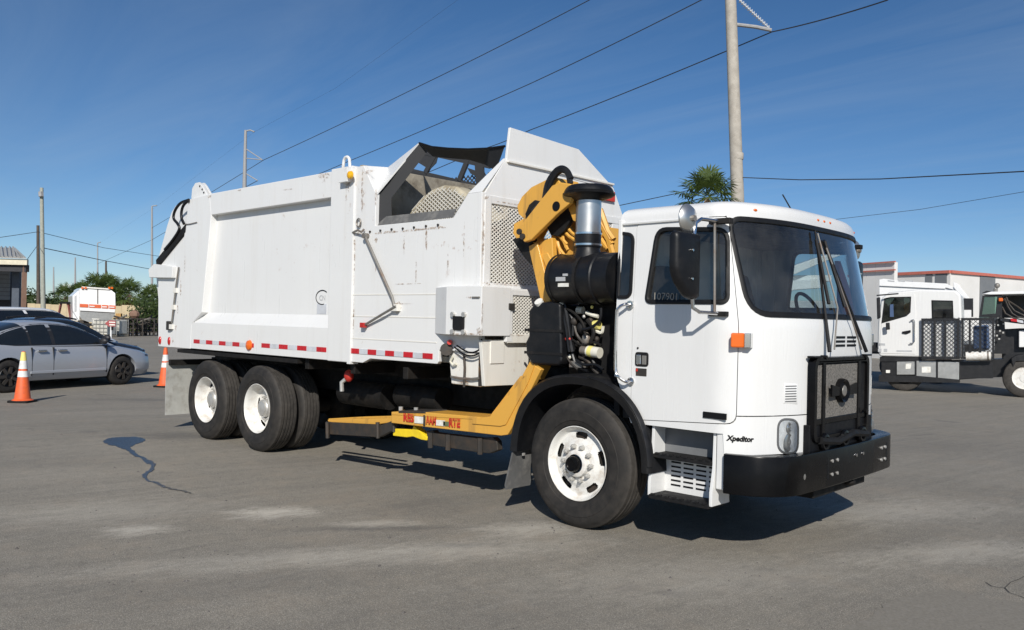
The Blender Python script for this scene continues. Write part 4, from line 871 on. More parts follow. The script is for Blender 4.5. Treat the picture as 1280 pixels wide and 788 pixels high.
# red vest hung on the driver's pillar, papers on the dash
part('hanging_vest', MB().loops([[(1.30, .84, 2.30), (1.30, .90, 2.30), (1.27, .90, 2.30), (1.27, .84, 2.30)], [(1.37, .78, 2.05), (1.37, .95, 2.05), (1.32, .95, 2.05), (1.32, .78, 2.05)], [(1.42, .70, 1.73), (1.42, 1.0, 1.73), (1.36, 1.0, 1.73), (1.36, .70, 1.73)]]), 'red_fabric', smooth=60)
part('dash_papers', MB().box(-.12, .12, -.08, .08, 0, .012, Matrix.Translation((1.36, -.25, 1.722)) @ Matrix.Rotation(.4, 4, 'Z')), 'decal_white'); part('dash_papers', MB().box(-.05, .05, -.04, .04, 0, .05, Matrix.Translation((1.36, -.62, 1.72)) @ Matrix.Rotation(.2, 4, 'Z')), 'decal_grey'); part('dash_bottle', MB().cyl((1.40, .12, 1.72), (1.40, .12, 1.78), .03, n=12), 'decal_white')
# grab handle, lock, plates
ha, hb_ = PY(785, 381, -1.24), PY(786, 477, -1.24)
part('grab_handle', MB().tube(curve([(ha.x+.015, -1.22, ha.z), (ha.x-.005, -1.275, ha.z), (ha.x-.05, -1.295, ha.z-.03), (ha.x-.065, -1.295, ha.z-.10), (ha.x-.065, -1.295, hb_.z+.10), (hb_.x-.05, -1.295, hb_.z+.03), (hb_.x-.005, -1.275, hb_.z), (hb_.x+.015, -1.22, hb_.z)], 4), .013, 10), 'chrome')
for p in (ha, hb_): part('handle_foot', MB().cyl((p.x+.012, -1.222, p.z), (p.x+.012, -1.236, p.z), .032, n=14), 'chrome')
dl = part('door_latch', MB().prism(round_poly([(.578, 1.37), (.700, 1.37), (.700, 1.48), (.578, 1.48)], .025), 'y', -1.232, -1.22), 'black_matte', DOOR, bevel=.004)
bx('latch_paddle', 'chrome', .595, .635, -1.240, -1.23, 1.385, 1.46, parent=dl); bx('latch_recess', 'grey_steel', .645, .685, -1.236, -1.23, 1.385, 1.455, parent=dl)
bx('lock_plate', 'dark_steel', .585, .685, -1.228, -1.222, 1.295, 1.355, parent=DOOR); bx('lock_tag', 'hose_red', .588, .605, -1.232, -1.226, 1.33, 1.352, parent=DOOR, bevel=0)
part('key_hole', MB().cyl((.60, -1.222, 1.51), (.60, -1.230, 1.51), .008, n=8), 'dark_steel', DOOR)
bx('name_plate', 'ink', 1.185, 1.372, -1.234, -1.221, 1.028, 1.073, parent=DOOR, bevel=.002)
# model lettering on the lower corner and chalk number on the glass
tx = text_mesh('Xpeditor', 'cab_lettering', 'ink', T, (0, 0, 0), (1, 0, 0), (0, 0, 1), .052, width=.20, bold=.05, shear=.2)
for q in tx.data.vertices:
    p = cabxyz(-s_of_x(1.36)+q.co.x, .868+q.co.z-q.co.x*.04, .004); q.co = p
text_mesh('107901', 'glass_number', 'chalk', DOOR, (.74, -1.224, 1.885), (1, 0, -.03), (0, .04, 1), .055, width=.20)
# turn signals
for s in (-1, 1):
    c_ = [cabxyz(s*s_of_x(x), 1.595, .0) for x in (1.36, 1.24)]
    n_ = Vector((.35*1, s*.94, 0)).normalized(); b0 = cabxyz(s*(s_of_x(1.40)), 1.545, -.01); b1 = cabxyz(s*(s_of_x(1.40)-.10), 1.545, -.01); e = Vector((.02, s*.085, 0))
    tsg = part('turn_signal', MB().ext([b0, b1, b1+e, b0+e], (0, 0, .105)), 'orange_lens', bevel=.012)
    f0 = b1+Vector((0, 0, 0)); part('signal_base', MB().ext([b1+Vector((.0, 0, .0)), b1+Vector((.035, -s*.02, 0)), b1+e+Vector((.035, -s*.03, 0)), b1+e], (0, 0, .105)), 'chrome', tsg, bevel=.006)
# headlights
for s in (-1, 1):
    hl = round_poly([(-.885, .795), (-.70, .775), (-.70, 1.02), (-.885, 1.035)], .075, 6); s0 = []
    def s_at_y(y):
        lo, hi = 0, SC
        for _ in range(30):
            m_ = (lo+hi)/2
            if plan(m_)[1] < y: lo = m_
            else: hi = m_
        return lo
    hl = [(s*s_at_y(abs(y)), z) for y, z in hl]
    bz = gasket('headlight_bezel', hl, .008, .0, mat='cab_trim', th=.008)
    surf_sheet('headlight_reflector', 'lamp_silver', hl, .001, 4)
    surf_sheet('headlight_lens', 'lamp_glass', hl, .016, 4)
    for zz, rr in ((.968, .040), (.862, .070)):
        p = cabxyz(s*s_at_y(.79), zz, .003); part('headlight_bulb', MB().lathe([(.0, rr), (.006, rr*.8), (.002, rr*.45), (.010, rr*.2), (.011, .001)], p, 'x', 18), 'brushed_steel')
    # louvres
    a = s_at_y(.78)
    lv = part('side_louvre', MB().loops([[cabxyz(s*(a+d), z, .004) for d, z in ((-.065, 1.14), (.065, 1.15), (.065, 1.29), (-.065, 1.28))], [cabxyz(s*(a+d), z, .001) for d, z in ((-.07, 1.135), (.07, 1.145), (.07, 1.295), (-.07, 1.285))]]), 'cab_white')
    for i in range(7):
        z = 1.158+i*.0185; part('louvre_slot', MB().loops([[cabxyz(s*(a+d), z+e_, o2) for d, e_ in ((-.055, -.003), (.055, -.003), (.055, .004), (-.055, .004))] for o2 in (.0045, .0055)]), 'cab_trim', lv, smooth=0)
for i in range(3):
    for j, (y0, y1) in enumerate(((-.20, -.02), (.02, .20))): part('cowl_slot', MB().box(1.722, 1.7245, y0, y1, 1.555+i*.032, 1.572+i*.032), 'ink')
# clearance lamps and aerial
for y in (-.95, -.12, 0, .12, .95):
    s_ = (1 if y >= 0 else -1)*s_at_y(abs(y)); p = cabxyz(s_, 2.50, 0); part('clearance_lamp', MB().sphere(p+Vector((-.012, 0, .052)), .016, .022, .012), 'orange_lens')
an = Vector((1.22, .18, 2.60)); part('aerial', MB().tube([an, an+Vector((-.10, -.08, .22))], .006, 6), 'ink')
# wipers
for (u0, v0, u1, v1, y0, y1) in ((1037, 440, 1019, 289, 0, 0), (1083, 440, 1030, 300, 0, 0)):
    A, B = PX(u0, v0, 1.775), PX(u1, v1, 1.56)
    part('wiper_arm', MB().tube([A, A.lerp(B, .3), A.lerp(B, .65), B], [.016, .013, .010, .008], 6), 'ink')
for (u0, v0, u1, v1) in ((1036, 380, 1020, 300), (1056, 384, 1031, 302)):
    A, B = PX(u0, v0, 1.735), PX(u1, v1, 1.575); part('wiper_blade', MB().tube([A, B], .014, 6), 'ink'); 
A, B = PX(1063, 394, 1.75), PX(1033, 310, 1.60); part('wiper_link', MB().tube([PX(1077, 437, 1.775), A, B], .007, 6), 'grey_steel'); part('wiper_link', MB().tube([PX(1043, 437, 1.775), PX(1047, 385, 1.745), PX(1022, 292, 1.575)], .007, 6), 'grey_steel')
# grille guard
GX = 1.695
def gf(px): return pxp(px, GX)
GY = -.09; g0, g1, gz0, gz1 = -.62, .45, .84, 1.485
gg = part('grille_guard', MB().loops([[(GX, y, z) for y, z in round_poly([(g0, gz0), (g1, gz0), (g1, gz1), (g0, gz1)], .07, 4)], [(GX+.05, y, z) for y, z in round_poly([(g0+.01, gz0+.01), (g1-.01, gz0+.01), (g1-.01, gz1-.01), (g0+.01, gz1-.01)], .065, 4)], [(GX+.05, y, z) for y, z in round_poly([(g0+.05, gz0+.05), (g1-.05, gz0+.05), (g1-.05, gz1-.05), (g0+.05, gz1-.05)], .04, 4)], [(GX, y, z) for y, z in round_poly([(g0+.05, gz0+.05), (g1-.05, gz0+.05), (g1-.05, gz1-.05), (g0+.05, gz1-.05)], .04, 4)]], caps=False), 'black_gloss', smooth=30)
bx('grille_backing', 'black_matte', 1.69, 1.7225, g0+.03, g1-.03, .78, gz1-.03)
t = NT('radiator_core'); c = t.coord(scale=(1, 110, 60)); ck = t.n('ShaderNodeTexVoronoi', Scale=1.); t.set(ck.inputs['Vector'], c); t.bsdf(t.mix(t.ramp(ck.outputs['Distance'], .1, .8), (.27, .25, .22), (.12, .112, .10)), .7, .1, ck.outputs['Distance'], .6, .01)
bx('radiator_core', 'radiator_core', 1.72, 1.7285, -.30+GY, .32+GY, 1.0, 1.42, bevel=0); bx('radiator_core', 'radiator_core', 1.72, 1.728, -.47+GY, -.36+GY, 1.0, 1.42, bevel=0)
for y in (-.34+GY, .34+GY): bx('guard_bar', 'black_gloss', GX+.01, GX+.045, y-.028, y+.028, .86, 1.44, parent=gg)
bx('guard_bar', 'black_gloss', GX+.012, GX+.04, -.49+GY, .50+GY, .975, 1.02, parent=gg); bx('guard_bar', 'black_gloss', GX+.02, GX+.05, -.46+GY, .46+GY, 1.435, 1.455, parent=gg)
ec = Vector((GX+.03, GY-.03, 1.215)); em = part('grille_emblem', MB().lathe([(.042, .001), (.04, .05), (.03, .062), (.045, .075), (.05, .088), (.03, .095), (0, .095)], ec, 'x', 24), 'black_gloss', gg)
for s in (-1, 1): part('emblem_bow', MB().ext([ec+Vector((.03, s*.09, -.03)), ec+Vector((.03, s*.09, .03)), ec+Vector((.03, s*.24, .055)), ec+Vector((.03, s*.24, -.035))], (.015, 0, 0)), 'black_gloss', gg)
part('emblem_star', MB().lathe([(.046, .001), (.044, .04), (.036, .045)], ec, 'x', 12), 'grey_steel', em)
part('guard_knob', MB().cyl((GX+.05, .44+GY, 1.03), (GX+.075, .44+GY, 1.03), .025, n=10), 'black_gloss', gg)
for u, v in ((1034, 447), (1084, 447)): p = PX(u, v, GX+.06); part('wiper_pivot', MB().cyl(p+Vector((-.08, 0, 0)), p, .016, n=10), 'black_gloss')
bx('guard_hinge', 'black_gloss', GX, GX+.06, g0-.03, g0+.1, 1.475, 1.49); bx('guard_hinge', 'black_gloss', GX, GX+.06, g1-.1, g1+.02, 1.475, 1.49)
# tow gear between grille and bumper
bx('lower_opening', 'ink', 1.64, 1.7245, -.64, .56, .66, .98)
for y in (-.42, -.05, .30): part('tow_eye', MB().tube([Vector((1.745, y+.06*math.cos(a), .84+.05*math.sin(a))) for a in [2*math.pi*i/12 for i in range(13)]], .02, 7), 'black_gloss')
part('hose_bundle', MB().tube([(1.74, -.5, .86), (1.755, -.2, .83), (1.75, .1, .87), (1.745, .4, .84)], .03, 7), 'black_matte')
# bumper
def bump(off, z0, z1, y0=-1.24, y1=1.24):
    f = []
    for i in range(61):
        y = -1.235+2.47*i/60; a = abs(y)
        x = 1.785-.03*a**2
        if a > .86: k = (a-.86)/.375; x -= .36*(1-math.sqrt(max(0, 1-k**2)))
        f.append((x, y))
    return f
F = bump(0, 0, 0); xr = 1.36
outer = [(xr, -1.235)]+F+[(xr, 1.235)]
L_ = []
for z, ins in ((.505, .03), (.508, .006), (.515, .0), (.778, .0), (.787, .004), (.79, .03)):
    l = []
    for x, y in outer:
        n = Vector((x-1.2, y*.9)).normalized() if x > xr else Vector((0, 1 if y > 0 else -1)); l.append((x-n.x*ins, y-n.y*ins, z))
    L_.append(l)
inn_ = [(x-.10 if x > 1.5 else x, y*.92) for x, y in outer]; L_.append([(x, y, .78) for x, y in inn_]); L_.append([(x, y, .52) for x, y in inn_])
vs_ = L_+[L_[0]]
mbp = MB().loops(vs_, close=False, caps=False); bp = part('front_bumper', mbp, 'black_gloss', smooth=35)
def bxp(y): return 1.785-.03*y*y
for yy in (-.40, .62):
    for dy in (-.045, .045):
        for dz in (-.05, .05): part('bumper_bolt', MB().cyl((bxp(yy+dy)-.01, yy+dy+.08, .65+dz), (bxp(yy+dy)+.010, yy+dy+.08, .65+dz), .013, n=8), 'cast_silver', bp)
    ys = yy-.045 if yy < 0 else yy+.17; part('bumper_slot', MB().box(bxp(ys)-.03, bxp(ys)+.001, ys, ys+.022, .57, .73), 'ink', bp)
for y in (.08, .22): part('bumper_bolt', MB().cyl((bxp(y)-.01, y, .70), (bxp(y)+.01, y, .70), .014, n=8), 'chrome', bp)
p = PX(990, 588, 1.80); part('bumper_chip', MB().lathe([(.0, .022), (.003, .001)], (bxp(-.80), -.80, .63), 'x', 9), 'grey_steel', bp)
bx('bumper_bracket', 'chassis', 1.2, 1.70, -.5, .5, .42, .60); bx('light_stop_plate', 'chassis', .45, 1.60, -.98, .98, .62, .66); part('tow_pin', MB().sphere((1.72, .12, .475), .05, .05, .03), 'chassis')  # wide plate added to block sun leaking under the cab
# ---- steps ----------------------------------------------------------
def steps(s):
    Y = lambda a, b: sorted((s*a, s*b))
    for x in (.735, 1.262): part('step_side', MB().prism([(1.02*s, .93), (1.19*s, .93), (1.20*s, .66), (1.235*s, .50), (1.235*s, .395), (.98*s, .395)] if s < 0 else [(1.02, .93), (1.19, .93), (1.20, .66), (1.235, .50), (1.235, .395), (.98, .395)], 'x', x-.012, x+.012), 'cab_white', bevel=.003)
    bx('step_back', 'cab_white', .735, 1.262, *Y(1.00, 1.03), .40, .93)
    for i in range(6):
        for j in range(4): bx('step_slot', 'ink', .80+j*.11, .80+j*.11+.085, *Y(1.03, 1.033), .455+i*.035, .468+i*.035, bevel=0)
    for z, y1 in ((.395, 1.25), (.70, 1.20)):
        bx('step_tread', 'black_matte', .74, 1.255, *Y(1.02, y1), z-.02, z+.012)
        for i in range(8): bx('tread_tooth', 'black_matte', .76+i*.063, .79+i*.063, *Y(y1-.02, y1+.006), z+.008, z+.022, bevel=.003)
steps(-1); steps(1)
bx('step_shade', 'step_shade_grey', .75, 1.25, -1.045, -1.031, .715, .935, bevel=0); part('cab_skirt', MB().box(1.28, 1.36, -1.20, -1.14, .52, .93), 'cab_white', bevel=.01)  # grey plate paints the overhang's shade on the upper step back
# ---- mirrors ---------------------------------------------------------
def mirror(s):
    f = lambda x, y, z: Vector((x, s*y, z))
    # head: tall shell, rounded lower outer corner, its back to the road ahead
    o = round_poly([(1.41, 2.35), (1.41, 1.875), (1.51, 1.88), (1.67, 2.03), (1.67, 2.35)], [.03, .03, .12, .11, .04], 6)
    C2 = [(1.57, 2.12)]
    def lp(x, k): return [f(x-.12*(y-1.40), 1.52+(y-1.52)*k, 2.12+(z-2.12)*k) for y, z in o]
    mh = part('mirror', MB().loops([lp(1.185, .97), lp(1.20, 1.0), lp(1.225, .99), lp(1.245, .93), lp(1.255, .80)]), 'black_plastic', smooth=50)
    part('mirror_glass', MB().loops([lp(1.186, .92), lp(1.183, .92)]), 'chrome', mh, smooth=0)
    for z in (2.02, 2.22): p = f(1.243, 1.52, z); part('mirror_screw', MB().cyl(p, p+Vector((.012, 0, 0)), .009, n=8), 'chrome', mh)
    p = f(1.20, 1.50, 2.445); part('convex_mirror', MB().lathe([(.03, .001), (.028, .05), (.015, .085), (-.01, .105), (-.02, .105), (-.02, .001)], p, 'x', 26), 'brushed_steel', mh); part('convex_mirror_nut', MB().cyl(p+Vector((.02, 0, 0)), p+Vector((.05, 0, 0)), .022, n=8), 'grey_steel', mh)
    part('mirror_arm', MB().tube([f(1.22, 1.46, 2.33), f(1.22, 1.44, 2.42), f(1.24, 1.40, 2.45), f(1.28, 1.19, 2.45)], .014, 8), 'chrome', mh)
    part('mirror_arm', MB().tube([f(1.21, 1.45, 1.90), f(1.21, 1.44, 1.82), f(1.24, 1.40, 1.79), f(1.30, 1.22, 1.785)], .014, 8), 'chrome', mh)
    part('mirror_arm', MB().tube([f(1.26, 1.25, 2.44), f(1.285, 1.27, 1.79)], .010, 8), 'grey_steel', mh)
    part('mirror_bracket', MB().box(1.20, 1.37, *sorted((s*1.18, s*1.235)), 2.43, 2.47), 'black_matte', mh, bevel=.004); part('mirror_bracket', MB().box(1.22, 1.36, *sorted((s*1.20, s*1.245)), 1.765, 1.80), 'black_matte', mh, bevel=.004)
mirror(-1); mirror(1)
# ================================================================ CARS
plain('silver_paint', (.40, .42, .455), .34, .3, var=.02, scale=.7, Coat_Weight=.5); plain('dark_paint', (.035, .04, .05), .25, .3, var=.1, Coat_Weight=.6); plain('car_white', (.78, .78, .77), .3, var=.03, Coat_Weight=.4)
plain('tint_glass', (.012, .015, .018), .06, var=.1, Specular_IOR_Level=.8); plain('hubcap_dark', (.03, .03, .032), .4, .4); plain('dark_trim', (.02, .02, .022), .5)
def loft(stations):   # (x, half width, z bottom, z top): rounded car section
    L_ = []
    for x, w_, zb, zt in stations:
        h = [(0, zb), (.70*w_, zb), (.90*w_, zb+.03), (.97*w_, zb+.12), (1.0*w_, zb+.28*(zt-zb)), (1.0*w_, zb+.55*(zt-zb)), (.975*w_, zb+.78*(zt-zb)), (.94*w_, zb+.92*(zt-zb)), (.86*w_, zt-.012), (.6*w_, zt+.012), (.3*w_, zt+.022), (0, zt+.025)]
        L_.append([(x, y, z) for y, z in h]+[(x, -y, z) for y, z in reversed(h[1:-1])])
    return L_
def car(name, label, cat, paintm, loc, rz, H=1.46, belt=.96, wb=2.80, rear=-1.0, glassm='tint_glass', rails=False, suv=False):
    C = thing(name, label, cat, loc, rz, local=True)
    f, r = wb/2, -wb/2
    def pt(nm, mb, mat, par=None, **kw): o = mb.build(nm, mat, None, **kw); o.parent = par or C; return o
    dz = belt-.96; e = r-(.80 if suv else 1.08)
    st = [(f+.93, .55, .34, .58+dz), (f+.90, .72, .26, .66+dz), (f+.80, .82, .20, .72+dz), (f+.55, .885, .19, .80+dz), (f+.15, .905, .19, .87+dz), (f-.35, .91, .19, .935+dz), (f-.6, .91, .19, belt-.01), (0, .91, .19, belt), (r+.3, .91, .19, belt+.03), (r-.25, .90, .20, belt+(.08 if not suv else .05)), (r-.62, .88, .22, belt+.075), (e+.12, .83, .26, belt+.05), (e, .74, .32, belt-.03), (e-.03, .55, .40, belt-.12)]
    b = MB().loops(loft(st)).build('body', paintm, None, smooth=40)
    cs = []
    for x in (f, r): cs.append(MB().cyl((x, -1.2, .335), (x, 1.2, .335), .385, n=28).build('cutter', None, None))
    cut(b, cs, 40); b.parent = C
    inside = MB().box(r-.6, f+.6, -.72, .72, .25, .8).build('wheel_well', 'ink', None); inside.parent = C
    # greenhouse: one smooth shell with panes lying on it
    x_wb, x_wt, x_rt, x_rb = f-.22, f-1.10, (r+.50 if not suv else r-.30), (r-.62 if not suv else r-.78)
    kn = [(x_wb, belt-.02), (x_wb-.40, belt+(H-belt)*.50), (x_wt, H-.06), (x_wt-.45, H-.008), (x_rt+.25, H-.012), (x_rt, H-.045), (x_rt+(x_rb-x_rt)*.5, belt+(H-belt)*.60), (x_rb, belt+.04)]
    def ht(x):
        for k in range(len(kn)-1):
            (xa, za), (xb, zb) = kn[k], kn[k+1]
            if xa >= x >= xb:
                def sl(m): a_, b_ = kn[max(m-1, 0)], kn[min(m+1, len(kn)-1)]; return (b_[1]-a_[1])/(b_[0]-a_[0])
                h = xb-xa; u = (x-xa)/h; return za*(2*u**3-3*u*u+1)+h*sl(k)*(u**3-2*u*u+u)+zb*(3*u*u-2*u**3)+h*sl(k+1)*(u**3-u*u)
        return belt
    def gpt(x, a, off=0.):                               # a: 0 at one belt line, pi at the other
        h = max(.002, ht(x)-belt+.03); sa, ca = abs(math.sin(a)), math.cos(a); zz = h*sa**.55
        ym = .845-.40*zz; y = ym*math.copysign(abs(ca)**.45, ca); n_ = Vector((0, ca, sa*.8)).normalized(); return Vector((x, y, belt-.03+zz))+n_*off
    nx = 40; xs = [x_wb+(x_rb-x_wb)*i/nx for i in range(nx+1)]
    pt('cabin_shell', MB().loops([[gpt(x, math.pi*j/28) for j in range(29)] for x in xs], close=False, caps=False), paintm, smooth=60)
    def za(x, z):                                         # angle on the shell at height z
        h = max(.002, ht(x)-belt+.03); return math.asin(min(1, max(0, (z-belt+.03)/h))**(1/.55))
    mid = (x_wt+x_rt)/2-.05; q = x_rt-.02
    def side(nm, x0, x1, s, mat=glassm, lo=.012, up=.085, off=.005):
        cols = []
        for i in range(13):
            x = x0+(x1-x0)*i/12; z0, z1 = belt+lo, ht(x)-up
            if z1-z0 < .02: z1 = z0+.004
            cols.append([gpt(x, (lambda a_: a_ if s > 0 else math.pi-a_)(za(x, z0+(z1-z0)*k/5)), off) for k in range(6)])
        return pt(nm, MB().loops(cols, close=False, caps=False), mat, smooth=60)
    for s in (-1, 1):
        side('window_surround', x_wb-.30, x_rb+.20, s, 'dark_trim', -.012, .062, .003)
        side('side_window', x_wb-.36, mid+.045, s, off=.006); side('side_window', mid-.045, q+.03, s, off=.006); side('quarter_window', q-.02, x_rb+.34, s, off=.006)
        for x in (mid+.16, q+.22): pt('door_handle', MB().box(x-.10, x+.10, *sorted((s*.89, s*.935)), belt-.14, belt-.10), 'chrome', bevel=.01)
        for x in (mid-.04, q+.0, x_wb-.22): pt('door_seam', MB().box(x-.004, x+.004, *sorted((s*.85, s*.913)), .32, belt-.05), 'ink')
        pt('rocker_moulding', MB().box(r+.45, f-.45, *sorted((s*.88, s*.922)), .36, .42), paintm, bevel=.012)
        pt('door_mirror', MB().sphere((x_wb-.36, s*.97, belt+.07), .07, .11, .075), 'dark_trim')
        pt('headlight', MB().sphere((f+.70, s*.68, .66+dz), .17, .14, .06), 'lamp_glass'); pt('tail_lamp', MB().sphere((e+.06, s*.68, belt-.14), .10, .14, .10), 'red_lens')
    def top(nm, x0, x1): return pt(nm, MB().loops([[gpt(x0+(x1-x0)*i/12, R(52)+(math.pi-R(104))*j/14, .006) for j in range(15)] for i in range(13)], close=False, caps=False), glassm, smooth=60)
    top('windscreen', x_wb-.08, x_wt-.02); top('rear_window', x_rt-.06, x_rb+.06)
    for x in (f, r):
        for s in (-1, 1):
            w_ = pt('wheel', MB().lathe([(.0, .20), (.02, .215), (.025, .19), (.05, .17), (.02, .06), (.015, .001)], (0, 0, 0), 'y', 24), 'hubcap_dark'); ty = MB().lathe([(.03, .205), (.0, .22), (-.005, .27), (.015, .315), (.04, .332), (.18, .332), (.205, .315), (.22, .27), (.2, .21)], (0, 0, 0), 'y', 36).build('tyre', 'tyre', None); ty.parent = w_
            for k in range(7):
                a = k*2*math.pi/7; sp_ = MB().loops([[(.03*math.cos(a+1.57)*q2+.06*math.cos(a), -.012, .03*math.sin(a+1.57)*q2+.06*math.sin(a)) for q2 in (-1, 1)]+[(.03*math.cos(a+1.57)*q2+.20*math.cos(a), -.004, .03*math.sin(a+1.57)*q2+.20*math.sin(a)) for q2 in (1, -1)], [(.03*math.cos(a+1.57)*q2+.06*math.cos(a), .02, .03*math.sin(a+1.57)*q2+.06*math.sin(a)) for q2 in (-1, 1)]+[(.03*math.cos(a+1.57)*q2+.20*math.cos(a), .03, .03*math.sin(a+1.57)*q2+.20*math.sin(a)) for q2 in (1, -1)]]).build('spoke', 'dark_steel', None); sp_.parent = w_
            w_.location = (x, s*.90, .332); w_.rotation_euler = (0, x, 0 if s < 0 else math.pi)
    if rails:
        for s in (-1, 1): pt('roof_rack', MB().tube([Vector((x, s*.50, ht(x)+.02)) for x in (x_wt, x_wt-.3, x_wt-.8, x_rt)], .02, 6), 'dark_trim')
    return C
a = PZ(11, 491.5); 
b = min((PZ(153, v) for v in [470+.1*i for i in range(150)]), key=lambda p: abs((p-a).length-2.72)); hd = (b-a).normalized(); ang = math.atan2(hd.y, hd.x); left = Vector((-hd.y, hd.x, 0))
cc = (a+b)/2+left*.90
car('silver_sedan', 'silver four-door sedan with black wheels parked behind the orange cone', 'car', 'silver_paint', cc, ang, wb=2.72, H=1.47)
rt_ = Vector((rgt.x, rgt.y, 0)); c2 = cc+left*2.6+hd*1.25+rt_*.8
car('grey_sedan', 'dark grey sedan mostly hidden behind the silver sedan', 'car', 'dark_paint', c2, ang+.03, wb=2.72, H=1.52, rails=True)
c3 = cc+left*6.0+hd*2.2+rt_*1.7
car('white_suv', 'white sport utility car with dark windows beyond the grey sedan', 'car', 'car_white', c3, ang+.1, wb=2.8, H=1.76, belt=1.08, suv=True, rails=False)

# ================================================================ CONES
t = NT('cone_orange'); c = t.coord(); t.bsdf(t.mix(t.ramp(t.noise(12, 5, .6, c), .4, .75), (.80, .13, .03), (.52, .10, .04)), .55, 0, t.noise(40, 3, .6, c), .1, .004)
plain('cone_top', (.80, .66, .20), .5); plain('cone_white', (.72, .72, .70), .4, dirt=(.4, .36, .3), dirt_amt=.5)
def cone(loc, h, label, rz=0, tip='cone_top'):
    C = thing('traffic_cone', label, 'cone', loc, rz, 'traffic cones on the asphalt', local=True)
    def pt(nm, mb, mat, **kw): o = mb.build(nm, mat, None, **kw); o.parent = C
    r = lambda z: .145-(.145-.034)*z/h
    def seg(nm, z0, z1, mat, d=0.): pt(nm, MB().lathe([(z0, r(z0)+d), (z1, r(z1)+d)], (0, 0, 0), 'z', 28), mat)
    pt('cone_body', MB().lathe([(.035, .19), (.05, .165), (.07, r(.07)), (h-.012, r(h)), (h, r(h)*.8), (h, .001)], (0, 0, 0), 'z', 28), 'cone_orange')
    seg('reflective_collar', h*.50, h*.62, 'cone_white', .003); seg('reflective_collar', h*.66, h*.82, 'cone_white', .003); seg('faded_tip', h*.822, h*.99, tip, .0025)
    pt('base', MB().prism(round_poly([(-.19, -.19), (.19, -.19), (.19, .19), (-.19, .19)], .06), 'z', 0, .04), 'black_matte', bevel=.008)
cone(PZ(28, 503), .93, 'orange traffic cone with white bands and faded tip beside silver sedan', .75)
cone(PZ(206, 484), .90, 'orange traffic cone partly hidden behind the garbage truck tailgate', .5, 'cone_orange')

# ================================================================ RIGHT: PARKED WORK TRUCKS
plain('mesh_brown', (.16, .12, .08), .8); plain('alu_box', (.50, .50, .48), .35, .6, var=.08); plain('truck_black', (.015, .015, .016), .4); plain('board_tan', (.36, .31, .23), .85, var=.25); plain('blue_seat', (.05, .09, .18), .7)
A = PZ(1128, 489); er = (Vector((rgt.x, rgt.y, 0))*math.cos(R(30))-Vector((fwd.x, fwd.y, 0))*math.sin(R(30))).normalized(); nn = Vector((er.y, -er.x, 0)); nn = nn if nn.dot(CAM-A) > 0 else -nn
def SP(px, off=0.): return [hit(u, v, A+nn*off, nn) for u, v in px]
CR = lambda pts: [(1060+x/3.582, 300+y/3.582) for x, y in pts]          # crop pixels -> photo pixels
K = thing('crew_cab_truck', 'white crew cab work truck with black stake basket and steel toolboxes', 'truck', A-nn*1.1+er*1.5)
Kp = lambda nm, mb, mat, par=None, **kw: mb.build(nm, mat, par or K, **kw)
def sl_(nm, px, off, dep, mat, par=None, **kw): return Kp(nm, MB().ext(SP(CR(px), off), -nn*dep), mat, par, **kw)
cabk = sl_('cab', [(134, 372), (148, 262), (182, 236), (330, 221), (482, 225), (506, 246), (510, 345), (510, 532), (322, 526), (140, 522), (132, 480)], 0, 2.1, 'cab_white', bevel=.06, seg=3)
dk = sl_('door', [(150, 372), (160, 262), (185, 250), (298, 240), (304, 330), (300, 512), (146, 508), (143, 440)], .012, .02, 'cab_white', bevel=.008)
sl_('door_window', [(150, 374), (163, 262), (190, 256), (283, 254), (280, 325), (262, 342), (200, 360)], .02, .012, 'rubber_seal', dk)
sl_('window_glass', [(155, 368), (168, 267), (190, 261), (277, 259), (274, 322), (258, 337), (200, 353)], .026, .004, 'green_glass', dk); sl_('window_tint', [(155, 368), (168, 267), (190, 261), (277, 259), (274, 322), (258, 337), (200, 353)], .021, .001, 'car_glass', dk)
rw = sl_('rear_window', [(373, 270), (470, 272), (473, 352), (375, 352)], .012, .02, 'ink', bevel=.02); sl_('rear_window_glass', [(380, 276), (465, 278), (467, 348), (382, 348)], .018, .004, 'car_glass', rw)
sl_('door_mirror', [(127, 260), (143, 256), (145, 350), (130, 356)], .25, .1, 'truck_black', bevel=.02); sl_('mirror_bracket', [(128, 246), (226, 238), (226, 244), (128, 252)], .2, .03, 'truck_black'); sl_('spot_mirror', [(168, 372), (186, 370), (188, 402), (170, 404)], .22, .06, 'truck_black', bevel=.02)
sl_('inner_seat', [(188, 290), (203, 288), (205, 345), (188, 345)], .030, .003, 'blue_seat', dk)
sl_('door_handle', [(242, 411), (280, 404), (281, 414), (262, 422), (243, 419)], .05, .04, 'ink', dk, bevel=.01)
Kp('grab_handle', MB().tube(SP(CR([(280, 362), (293, 358), (297, 365), (297, 455), (290, 463), (276, 464)]), .07), .018, 8), 'chrome')
for px in ([(140, 462), (166, 464), (166, 474), (140, 472)], [(217, 494), (286, 495), (286, 502), (217, 501)]): sl_('badge', px, .016, .004, 'decal_grey', dk)
for x in (141, 167): sl_('marker_lamp', [(x-7, 488), (x+9, 488), (x+9, 502), (x-7, 502)], .016, .006, 'decal_grey', bevel=.004)
sl_('chassis_skirt', [(142, 524), (330, 526), (330, 545), (142, 545)], -.02, 2.0, 'truck_black'); sl_('step', [(150, 545), (218, 545), (218, 606), (150, 606)], -.05, .4, 'truck_black'); sl_('step_plate', [(170, 583), (188, 583), (188, 596), (170, 596)], -.03, .02, 'decal_white'); sl_('running_board', [(138, 606), (300, 608), (500, 626), (500, 640), (138, 636)], .02, .3, 'truck_black')
